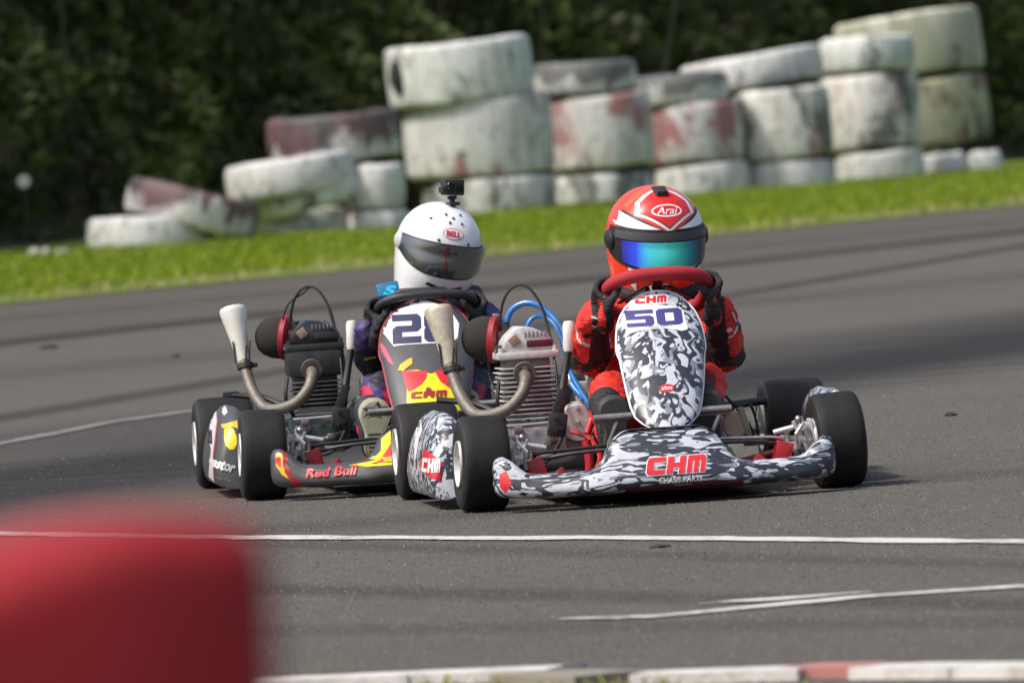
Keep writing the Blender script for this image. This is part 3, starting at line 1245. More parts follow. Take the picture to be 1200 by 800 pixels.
    if dark:
        MB().tube([(-.36, .80, .48), (-.362, .79, .53), (-.34, .78, .575), (-.30, .76, .60), (-.27, .75, .62), (-.235, .72, .585), (-.215, .70, .5)], .0026, seg=6, smooth=7).build('cable', CABLE, root)
        MB().tube([(-.24, .74, .51), (-.205, .7, .475), (-.195, .66, .40), (-.2, .62, .30)], .0062, seg=8, smooth=6).build('cable', CABLE, root)
    else:
        MB().tube([(-.318, .83, .44), (-.318, .83, .50), (-.30, .83, .545), (-.265, .82, .565), (-.228, .80, .56), (-.192, .78, .53), (-.165, .74, .48), (-.158, .70, .42), (-.16, .64, .33), (-.13, .58, .28)], .0092, seg=12, smooth=7).build('blue_hose', BLUE, root)
        MB().tube([(-.262, .78, .48), (-.258, .78, .505), (-.235, .78, .525), (-.205, .77, .52), (-.178, .74, .49), (-.163, .70, .42), (-.158, .66, .36), (-.12, .50, .25), (-.1, .42, .2)], .0072, seg=12, smooth=7).build('blue_hose', BLUE, root)
        for p in ((-.318, .83, .45), (-.16, .64, .33)):
            MB().lathe([(.0092, -.008), (.0115, -.008), (.0115, .008), (.0092, .008)], p, (0, .2, 1), 14).build('hose_clip', STEEL, root)
    # hand lever
    lv = MB()
    lv.tube([(-.230, .45, .20), (-.222, .46, .25), (-.196, .49, .36), (-.178, .50, .435)], [.013, .014, .011, .010], seg=10, smooth=3)
    lv.box((-.232, .45, .215), (.055, .025, .07), Quaternion((0, 1, 0), R(10)), .008)
    lv.box((-.225, .45, .27), (.028, .012, .1), Quaternion((0, 1, 0), R(22)), .003)
    for q in ((-.24, .20), (-.222, .205), (-.236, .235)):
        lv.lathe([(0, 0), (.006, 0), (.006, .012), (0, .012)], (q[0], .44, q[1]), (0, -1, 0), 6)
    lo = lv.build('lever', BLK, root)
    g = MB().lathe([(0, -.002), (.013, 0), (.0165, .008), (.0175, .05), (.019, .075), (.0155, .088), (0, .091)], (-.179, .50, .424), (.08, .05, 1), 20)
    g.build('lever_grip', GRIP, lo)


def hexbolt(m, p, ax, r=.007, h=.008):
    m.lathe([(0, 0), (r, 0), (r, h), (0, h)], p, ax, 6)


def front_steering(root, k):
    for s in (-1, 1):
        b = MB()   # red stub axle bracket on the chassis
        b.box((s * .355, 0.0, .10), (.05, .045, .085), Quaternion((0, 1, 0), R(s * 14)), .006)
        b.box((s * .335, -.01, .06), (.07, .05, .03), bev=.006)
        b.box((s * .30, .0, .085), (.06, .03, .025), Quaternion((0, 1, 0), R(s * 35)), .004)
        br = b.build('stub_bracket', REDP, root)
        q = MB()
        q.tube([(s * .375, 0, .04), (s * .372, .006, .165)], .008, seg=10)
        hexbolt(q, (s * .372, .006, .165), (0, 0, 1), .012, .01)
        q.build('king_pin', STEEL, br)
        t = MB()
        t.tube([(s * .375, 0, .125), (s * .47, 0, .137)], .0125, seg=12)
        t.box((s * .385, -.005, .125), (.05, .03, .03), bev=.005)
        t.box((s * .405, -.03, .15), (.012, .05, .012), bev=.002)
        t.tube([(s * .395, -.03, .12), (s * .39, -.06, .165), (s * .415, -.05, .195)], .0055, seg=8)
        t.tube([(s * .43, -.01, .06), (s * .427, -.02, .195)], .0048, seg=8)
        t.tube([(s * .41, -.04, .21), (s * .44, -.03, .09)], .0045, seg=8)
        t.box((s * .42, -.02, .18), (.032, .02, .022), bev=.004)
        for z in (.10, .15, .18):
            hexbolt(t, (s * .41, -.045, z), (0, -1, 0), .007, .012)
        t.tube([(s * .385, -.05, .20), (s * .43, -.045, .10)], .006, seg=8)
        t.tube([(s * .33, -.02, .17), (s * .40, -.03, .185)], .0075, seg=8)
        t.box((s * .445, -.03, .15), (.008, .05, .11), Quaternion((0, 1, 0), R(s * -12)), .002)
        sp = t.build('spindle', ALU, root)
        for zz, yy in ((.205, -.05), (.09, -.05)):
            MB().ell((s * .40, yy, zz), .0105, None, 12, 8).build('rod_end', STEEL, sp)
        h = MB().lathe([(.0, -.03), (.024, -.03), (.03, -.01), (.03, .02), (.0, .02)], (s * .415, 0, .105), (1, 0, 0), 18)
        h.build('spindle_boss', DARK, sp)
        r = MB()
        r.tube([(s * .40, .02, .145), (s * .33, .03, .155), (s * .06, .06, .165)], .0055, seg=10)
        r.tube([(s * .40, .02, .145), (s * .355, .026, .152)], .010, seg=10)
        r.build('tie_rod', STEEL if s > 0 else BLK, root)
        a = MB().tube([(s * .36, .0, .135), (s * .25, -.04, .15), (s * .1, -.06, .155)], .0058, seg=10, smooth=4)
        a.build('brace_bar', BLK, root)
    m = MB()
    m.tube([(.07, .40, .56), (.03, .12, .16)], .0115, seg=12)
    m.build('steering_column', STEEL, root)


def chassis(root, k):
    m = MB()
    for s in (-1, 1):
        m.tube([(s * .37, -.02, .055), (s * .30, .2, .05), (s * .31, .6, .05), (s * .33, 1.1, .06)], .015, seg=12, smooth=5)
        m.tube([(s * .33, -.05, .055), (s * .26, -.16, .055), (s * .2, -.2, .06)], .013, seg=10, smooth=5)
        m.tube([(s * .31, .28, .05), (s * .5, .3, .09), (s * .52, .36, .12)], .011, seg=10, smooth=5)
        m.tube([(s * .31, .78, .05), (s * .5, .76, .09), (s * .52, .72, .12)], .011, seg=10, smooth=5)
        m.tube([(s * .31, .98, .05), (s * .31, 1.0, .14)], .014, seg=10)
    m.tube([(-.2, -.2, .06), (.2, -.2, .06)], .013, seg=10)
    m.tube([(-.37, 0, .055), (.37, 0, .055)], .015, seg=12)
    m.tube([(-.31, .5, .05), (.31, .5, .05)], .013, seg=10)
    m.build('chassis', REDP if k == 1 else BLK, root)
    MB().box((0, .2, .043), (.56, .66, .004)).build('floor_tray', DARK, root)
    MB().tube([(-.55, 1.04, .142), (.55, 1.04, .142)], .0195, seg=18).build('rear_axle', STEEL, root)
    b = MB()
    b.tube([(.26, .93, .215), (.44, .95, .225), (.5, .96, .225)], .0125, seg=12, smooth=3)
    b.tube([(.33, .94, .22), (.345, .96, .12)], .009, seg=8)
    b.tube([(.37, .94, .22), (.395, .9, .17), (.41, .9, .12)], .006, seg=8, smooth=4)
    b.box((.345, .93, .205), (.03, .02, .03), bev=.004)
    b.build('rear_bar', BLK, root)
    d = MB().lathe([(.03, -.005), (.09, -.005), (.09, .005), (.03, .005)], (.22, 1.04, .142), (1, 0, 0), 36)
    d.build('brake_disc', STEEL, root)
    c = MB().box((.225, .97, .2), (.05, .06, .07), bev=.008)
    c.build('brake_caliper', mat('gold_metal', (.5, .42, .2), .4, .6, dirt=.4), root)
    # bits on the driver's left: bottle, mount, lines
    c = MB().lathe([(0, 0), (.034, 0), (.04, .006), (.04, .012), (.037, .018), (.037, .10), (0, .1)], (.275, .33, .185), (.12, 1, 0), 28)
    c.build('tan_canister', TAN, root)
    c = MB()
    c.box((.305, .35, .18), (.018, .05, .11), Quaternion((0, 1, 0), R(-14)), .003)
    c.box((.33, .36, .13), (.06, .03, .02), bev=.004)
    c.tube([(.25, .32, .12), (.27, .3, .07)], .006)
    c.build('canister_bracket', mat('olive_metal', (.3, .3, .16), .4, .5, dirt=.5), root)
    MB().tube([(.235, .45, .38), (.245, .44, .31), (.27, .43, .26), (.30, .42, .235), (.33, .42, .24), (.35, .44, .2), (.36, .45, .12)], .0042, seg=8, smooth=6).build('brake_line', CABLE, root)
    MB().box((.268, .46, .298), (.012, .012, .016), bev=.003).build('line_clip', STEEL, root)
    # front panel support bar and pedals
    m = MB()
    m.tube([(-.185, .0, .244), (.215, .0, .248)], .0105, seg=12)
    m.build('panel_bar', STEEL, root)
    for x in (-.13, .165):
        p = MB()
        p.tube([(x - .01, .04, .06), (x - .01, .025, .17), (x + .02, .02, .235)], .007, seg=8)
        p.tube([(x - .05, .015, .235), (x + .05, .015, .236)], .007, seg=8)
        p.build('pedal', STEEL, root)
    # seat shell
    def seat(u, v):
        a = (u - .5) * math.pi * 1.05
        h = v
        wx = .165 + .03 * h
        y = .66 + .28 * h - .02
        x = .10 + wx * math.sin(a)
        yy = y + .10 * math.cos(a) * (1 - .3 * h) - .2 * abs(math.sin(a)) * (1 - h) * .9
        z = .06 + .44 * h - .10 * (1 - math.cos(a)) * h * .3 - .05 * abs(math.sin(a)) ** 6 * h
        return V((x, yy, z))
    m = MB().grid(seat, 40, 14)
    m.build('seat', SEAT1, root)
    m = MB()
    m.tube([seat(0, j / 14) for j in range(15)], .008, seg=8)
    m.tube([seat(1, j / 14) for j in range(15)], .008, seg=8)
    m.tube([seat(i / 40, 1) for i in range(41)], .008, seg=8)
    m.build('seat_rim', SEAT1, root)
    # seat strut seen beside the driver's knee, and the one on the far side
    MB().tube([(-.085, .6, .36), (-.105, .6, .33), (-.10, .6, .26), (-.085, .6, .2)], .013, seg=12, smooth=5).build('seat_strut', SEAT1, root)
    MB().box((.262, .62, .27), (.02, .03, .2), Quaternion((0, 1, 0), R(4)), .004).build('seat_strut', SEAT1, root)
    # red and blue straps by the left knee
    m = MB().tube([(-.165, .30, .19), (-.145, .31, .235), (-.115, .33, .275)], .011, seg=10, smooth=4)
    m.tube([(-.175, .29, .05), (-.165, .29, .1), (-.17, .30, .17)], .014, seg=10, smooth=4)
    m.build('pedal_stay', REDP, root)


def wheel_rim(root, cx, cy, cz, mt, spoke, flat=.72, tr=.0205):
    """kart steering wheel: rounded D shape leaning towards the driver"""
    pts = []
    n = 44
    for i in range(n):
        a = 2 * math.pi * i / n
        x = .150 * math.copysign(abs(math.cos(a)) ** .72, math.cos(a))
        yv = .125 * math.copysign(abs(math.sin(a)) ** flat, math.sin(a))
        pts.append(V((cx + x, cy - yv * .88, cz + yv * .48)))
    o = MB().loop_tube(pts, tr, 14).build('steering_wheel', mt, root, sharp=60)
    s = MB()
    for a in (-.95, .0, .95):
        s.box((cx + .07 * math.sin(a + math.pi / 2 * 0) * 1.2, cy - .05 * (1 if a == 0 else .2), cz + .03 * (1 if a == 0 else .1)), (.03, .1, .006), Quaternion((0, 0, 1), -a * 1.2) @ Quaternion((1, 0, 0), R(-28)), .002)
    s.lathe([(0, -.01), (.035, -.01), (.035, .012), (0, .012)], (cx, cy, cz), (0, .48, .88), 20)
    s.build('spokes', spoke, o)
    return o


# ------------------------------------------------------------------ the two karts
K1 = Frame((0.402, 0.056, 0), 7)
K2 = Frame((-0.268, 1.66, 0), 6)
GRP = 'racing karts on the track'


def px_poly(F_, pts, y):
    return [F_.loc(a, b, y) for a, b in pts]


def build_kart(F_, style, label):
    kart = thing('racing_kart', label, 'kart', F_.o, F_.rz, GRP)
    fs = R(1.5) if style == 1 else R(-1)
    wheel(kart, 'front_wheel', -.514, 0, .137, .135, fs, R(2), -1)
    wheel(kart, 'front_wheel', .514, 0, .137, .135, fs, R(-2), 1)
    wheel(kart, 'rear_wheel', -.552, 1.04, .143, .185, 0, 0, -1)
    wheel(kart, 'rear_wheel', .552, 1.04, .143, .185, 0, 0, 1)
    chassis(kart, style)
    front_steering(kart, style)
    engine(kart, style == 2, style)
    bump_m = CAMO_B if style == 1 else GREY
    bo = bumper_mesh().build('front_bumper', bump_m, kart, sharp=60)
    bt = bvh(bo)
    pod = side_pod(kart, -1, CAMO_P if style == 1 else GREY)
    pod2 = side_pod(kart, 1, CAMO_P if style == 1 else GREY, dx=.004, dz=-.004, wk=.72)
    # number panel
    ff = fairing_f(.197, .588, -.125, .30, .018, .066, .93) if style == 1 else fairing_f(.185, .57, -.13, .28, .0, .04, 1.06)
    m = MB().grid(lambda u, v: ff(u, v), 36, 60)
    m.grid(lambda u, v: ff(1 - u, v, .014), 36, 60)
    pan = m.build('number_panel', CAMO_F if style == 1 else GREY, kart, sharp=70)
    tree = BVHTree.FromPolygons([ff(i / 36, j / 60) for i in range(37) for j in range(61)],
                                [(i * 61 + j, (i + 1) * 61 + j, (i + 1) * 61 + j + 1, i * 61 + j + 1) for i in range(36) for j in range(60)])
    edge = [ff(0, j / 60) for j in range(1, 60)] + [ff(1, j / 60) for j in range(59, 0, -1)]
    MB().loop_tube(edge, .0042, 8).build('panel_edge', INKW if style == 1 else mat('red_trim', (.3, .03, .04), .4, dirt=.3), pan, sharp=60)

    def dec(name, bm2, mt, **kw):
        return decal(name, bm2, pan, mt, pan, tree=tree, **kw)

    def bdec(name, bm2, mt, **kw):
        return decal(name, bm2, bo, mt, bo, tree=bt, **kw)
    vs_, vc_ = math.sin(F_.rz), math.cos(F_.rz)
    pv = dict(o=V((0, .26, 0)) - V((vs_, vc_, 0)) * 2, rt=(vc_, -vs_, 0))
    def pod_pts(pts):
        return [(x * vc_, z) for x, z in px_poly(F_, pts, .26)]
    if style == 1:
        P = lambda pts: px_poly(F_, pts, .14)
        dec('number_plate', poly2(P([(733, 365), (737, 361), (760, 358.5), (784, 358.5), (802, 361), (806, 365), (807.5, 386), (800, 388), (790, 386), (778, 385), (763, 386), (750, 388), (741, 391), (738, 388)])), INKW)
        a, b = F_.loc(771, 373, .14)
        dec('race_number', block2('50', a, b, .160, .046, .10, .10), INKB, off=.0026, L=.01)
        a, b = F_.loc(774, 383, .14)
        dec('plate_lettering', text2('CHASIS KARTS', a, b, .075, .008, .01, .1), INKGY, off=.0026)
        a, b = F_.loc(767, 352, .2)
        dec('maker_backing', poly2([(a - .052, b - .013), (a + .046, b - .013), (a + .052, b + .013), (a - .046, b + .013)]), INKW, off=.0012)
        dec('maker_lettering', block2('CHM', a, b, .088, .019, .3, .12), INKR, off=.0026, L=.01)
        dec('roundel', poly2(px_poly(F_, ellipse2(783, 455, 9, 4.6, 24, R(-8)), -.05)), INKR)
        a, b = F_.loc(783, 455, -.05)
        dec('roundel_lettering', text2('chm', a, b, .03, .011, .02, .2), INKW, off=.0026)
        # bumper lettering
        a, b = F_.loc(793, 545, -.34)
        out_ = block2('CHM', a, b, .168, .047, .30, .10, .0022)
        bdec('maker_outline', out_, INKW, off=.0016, L=.01)
        bdec('maker_lettering', block2('CHM', a, b, .168, .047, .30, .10), INKR, off=.003, L=.01)
        a, b = F_.loc(797, 561, -.34)
        bdec('maker_lettering', text2('CHASIS KARTS', a, b, .125, .015, .02, .12), INKW, off=.0042, L=.01)
        a, b = F_.loc(800, 566.5, -.34)
        bdec('maker_lettering', text2('RACING', a, b, .05, .006, .01, .12), INKGY, off=.0016, L=.01)
        bdec('maroon_shade', poly2([(-.165, .026), (.20, .028), (.185, .056), (.10, .062), (-.07, .060), (-.145, .054)]), MAROON)  # hump's shaded lower front and its maroon reflection, put into the colour
        bdec('end_patch', poly2([(-.4935, .075), (-.481, .06), (-.462, .085), (-.474, .122), (-.4935, .112)]), INKR, off=.0008)
        # pod graphics
        pt = bvh(pod)
        q = pod_pts([(497, 526), (515, 537), (519, 541), (516, 563), (500, 557), (491, 548)])
        decal('maker_patch', poly2(q), pod, INKR, pod, tree=pt, **pv)
        (a, b), = pod_pts([(505.5, 545)])
        decal('maker_lettering', block2('CHM', a, b, .052, .040, .15, .14), pod, INKW, pod, tree=pt, **pv, off=.0024)
        q = pod_pts([(489, 497), (492, 494), (494, 509), (490, 520), (487, 540), (484.6, 548), (484.6, 530), (486, 512)])
        decal('white_flash', poly2(q), pod, INKW, pod, tree=pt, **pv)
        pt2 = bvh(pod2)
        decal('white_flash', poly2([(.535, .215), (.625, .215), (.615, .25), (.59, .272), (.555, .255)]), pod2, INKW, pod2, tree=pt2)
        decal('pod_lettering', text2('chm', .588, .240, .04, .012, .01, .2), pod2, INKK, pod2, tree=pt2, off=.0024)
        wheel_rim(kart, .073, .40, .578, REDS, BLK)
    else:
        P = lambda pts: px_poly(F_, pts, .12)
        dec('number_plate', poly2(P([(451, 388), (451, 378), (456, 367), (467, 359), (485, 353), (505, 353), (523, 359), (534, 367), (541, 380), (537, 396), (528, 402), (510, 402), (490, 403), (474, 404), (462, 406)])), INKW)
        a, b = F_.loc(497, 385, .12)
        dec('race_number', block2('28', a, b, .180, .086, .16, .10), INKN, off=.0026, L=.01)
        dec('yellow_field', poly2(P([(468, 434), (486, 432.5), (501, 437), (516, 432.5), (526, 431), (529, 448), (536, 478), (512, 484), (491, 490), (476, 494), (470, 480), (472, 455)])), INKY)
        dec('red_bull_shape', poly2(P([(468, 434), (497, 434), (495, 442), (489, 449), (481, 454), (474, 458), (471, 452)])), INKR, off=.0026)
        dec('red_bull_shape', poly2(P([(505, 434), (526, 432), (529, 449), (527, 456), (519, 452), (511, 446)])), INKR, off=.0026)
        dec('gold_horn', poly2(P([(464, 434), (467, 427), (476, 421), (481, 419), (481, 426), (475, 430), (470, 434)])), INKG, off=.0026)
        dec('gold_horn', poly2(P([(517, 423), (521, 418), (523, 424), (526, 430), (521, 430)])), INKG, off=.0026)
        dec('red_flash', poly2(P([(447, 398), (452, 406), (456, 416), (460, 428), (455, 424), (449, 412)])), INKPK)
        a, b = F_.loc(501, 462, .0)
        dec('maker_lettering', block2('CHM', a, b, .108, .019, .3, .12), INKD, off=.0036, L=.01)
        dec('maker_lettering', poly2(px_poly(F_, ellipse2(501, 457, 3.4, 3.4, 16), .0)), INKD, off=.0024)
        # bumper graphics: yellow and red flash over the hump, wordmark low on the left
        bdec('yellow_flash', poly2(px_poly(F_, [(446, 528), (448, 514), (458, 506), (470, 499), (500, 497), (520, 500), (540, 512), (552, 530), (556, 540), (540, 541), (500, 536), (470, 540), (455, 544), (430, 546), (408, 545), (430, 541), (441, 538), (424, 537), (440, 534)], -.28)), INKY, L=.01)
        bdec('red_flash', poly2(px_poly(F_, [(452, 528), (460, 517), (470, 512), (490, 512), (510, 514), (530, 522), (545, 536), (530, 536), (500, 531), (476, 534), (470, 529), (465, 536), (460, 532), (452, 540), (432, 543), (444, 539)], -.28)), INKR, off=.0026, L=.01)
        bdec('gold_spur', poly2(px_poly(F_, [(445, 535), (450, 541), (457, 541), (463, 535), (469, 537), (466, 530), (458, 534), (451, 536)], -.28)), INKG, off=.0036, L=.01)
        a, b = F_.loc(389, 553, -.31)
        bdec('wordmark', text2('Red Bull', a, b, .158, .026, .03, .3, R(1)), INKR, off=.0042, L=.01)
        bdec('pink_flash', poly2(px_poly(F_, [(357, 544), (363, 540), (375, 538.5), (388, 539), (385, 542), (370, 544)], -.2)), INKPK, L=.01)
        bdec('end_patch', poly2(px_poly(F_, [(323, 533), (325, 530), (331, 531), (331, 546), (335, 556), (340, 562), (330, 556), (323, 545)], -.22)), INKG, L=.01)
        bdec('end_patch', poly2(px_poly(F_, [(323.5, 536), (328, 535), (329, 546), (327, 547), (323.5, 543)], -.22)), INKR, off=.0026, L=.01)
        bdec('red_band', poly2(px_poly(F_, [(330, 523), (337, 523), (337, 545), (345, 560), (358, 569), (374, 574), (352, 574), (341, 566), (333, 552)], -.24)), INKD, L=.01)
        # pod graphics
        pt = bvh(pod)
        S = pod_pts
        decal('white_band', poly2(S([(248, 484), (252, 496), (251, 515), (249, 535), (250, 567), (241, 563), (245, 540), (246, 528), (241, 519), (242, 500), (244, 490)])), pod, INKW, pod, tree=pt, **pv)
        decal('pink_edge', poly2(S([(252, 486), (254, 497), (253, 516), (250.4, 536), (251.6, 567), (250, 567), (249, 535), (251, 515), (252, 496)])), pod, INKPK, pod, tree=pt, **pv, off=.0016)
        decal('bull_shape', poly2(S([(263, 503), (269, 499), (274, 503), (278, 512), (278, 520), (275, 526), (270, 526), (265, 521), (263, 513)])), pod, INKY, pod, tree=pt, **pv)
        decal('bull_shape', poly2(S([(259, 498), (267, 496), (278, 493), (279, 502), (272, 500), (266, 502), (261, 502)])), pod, INKG, pod, tree=pt, **pv, off=.0024)
        (a, b), = pod_pts([(260.5, 543.5)])
        decal('pod_lettering', text2('eastor', a, b, .085, .030, .04, .2, R(-20)), pod, INKW, pod, tree=pt, **pv, off=.0024)
        (a, b), = pod_pts([(262, 560)])
        decal('pod_lettering', text2('racing', a, b, .05, .007, .0, .1, R(-15)), pod, INKGY, pod, tree=pt, **pv, off=.0024)
        (a, b), = pod_pts([(243.5, 515)])
        decal('pod_lettering', text2('28', a, b, .02, .04, .03, .1, R(5)), pod, INKK, pod, tree=pt, **pv, off=.003)
        decal('red_print', poly2(S([(257, 480), (263, 480), (266, 484), (262, 488), (258, 485)])), pod, INKW, pod, tree=pt, **pv)
        sw = wheel_rim(kart, .045, .38, .524, BLKP, BLK, .5, .0145)
        lg = MB().box((-.070, .33, .603), (.07, .03, .045), Quaternion((1, 0, 0), R(-25)) @ Quaternion((0, 1, 0), R(-8)), .006).build('data_logger', mat('logger_blue', (.02, .17, .34), .3, dirt=.2), sw)
        decal('logger_lettering', text2('S', -.066, .603, .045, .03, .05, .3), lg, mat('logger_cyan', (.05, .5, .8), .3, dirt=.1), sw)
        f = MB()
        f.tube([(-.09, .34, .575), (-.03, .31, .597), (.10, .31, .594), (.155, .35, .565)], .011, seg=10)
        for x in (-.05, .0, .04, .09):
            f.box((x, .33, .567), (.014, .012, .05), bev=.003)
        f.box((.02, .34, .555), (.17, .014, .035), bev=.004)
        f.build('wheel_frame', BLKP, sw)
    return kart


KART1 = build_kart(K1, 1, 'front kart in black and white camouflage wrap with white number plate 50')
KART2 = build_kart(K2, 2, 'graphite, red and yellow kart following behind the camouflage kart')


# ------------------------------------------------------------------ drivers
SUITR = mat('red_suit_cloth', (.76, .024, .012), .6, dirt=.3, dscale=9, bmp=.25, bscale=220, dcol=(.24, .008, .01))
SUITK = mat('black_suit_cloth', (.016, .015, .018), .65, dirt=.3, bmp=.25, bscale=220)
SUITD = mat('dark_red_suit_cloth', (.16, .008, .022), .6, dirt=.3, bmp=.25, bscale=220)
for _m in (SUITR, SUITK, SUITD):
    _N, _L = _m.node_tree.nodes, _m.node_tree.links
    bump(_N, _L, _N['Principled BSDF'], nz(_N, _L, 34, 5, .6, 1.2, coords(_N, _L, (1, 1, 2.2))), .9, .012)
SUITW = mat('white_piping', (.65, .62, .6), .55, dirt=.2)
SUITN = mat('navy_suit_cloth', (.018, .017, .032), .6, dirt=.3, bmp=.25, bscale=220)
SUITP = mat('purple_suit_cloth', (.045, .026, .13), .55, dirt=.3, bmp=.2, bscale=220)
SUITM = mat('crimson_suit_cloth', (.42, .012, .05), .55, dirt=.25, bmp=.2, bscale=220)
SOLE1 = mat('dark_boot_rubber', (.03, .029, .027), .65, dirt=.5, bmp=.3, bscale=120)
SOLE2 = mat('olive_boot_rubber', (.36, .35, .25), .7, dirt=.5, bmp=.3, bscale=120)


def segd(p, a, b):
    a, b = V(a), V(b)
    t = max(0, min(1, (p - a).dot(b - a) / (b - a).length_squared))
    return (p - a.lerp(b, t)).length, t


def helmet_f(az, t, off=0.0, S=1.0):
    """shell surface: az from the front (-y), t 0 at the crown to 1 at the lower rim"""
    if t < .62:
        ph = t / .62 * math.pi / 2
        z, k = .142 * math.cos(ph), math.sin(ph) ** .93
    else:
        q = (t - .62) / .38
        z, k = -.148 * q, 1.0
    zz = max(0.0, -z / .148)
    a_ = .1365 * (1 - .16 * zz ** 1.6)
    bf = .150 + .012 * math.sin(min(1, zz * 1.15) * math.pi) - .02 * zz ** 3
    bb = .150 - .028 * zz ** 1.5
    c_, s_ = math.cos(az), math.sin(az)
    e = .92
    cx = math.copysign(abs(s_) ** e, s_)
    cy = math.copysign(abs(c_) ** e, c_)
    x = a_ * k * cx
    y = -(bf if c_ > 0 else bb) * k * cy
    p = V((x, y, z))
    if off:
        n = V((x / a_ ** 2, y / .15 ** 2, z / .142 ** 2 if z > 0 else -.0)).normalized()
        p += n * off
    return p * S


def t_of_z(z):
    if z > 0:
        return math.acos(min(1, z / .142)) / (math.pi / 2) * .62
    return .62 + .38 * (-z / .148)


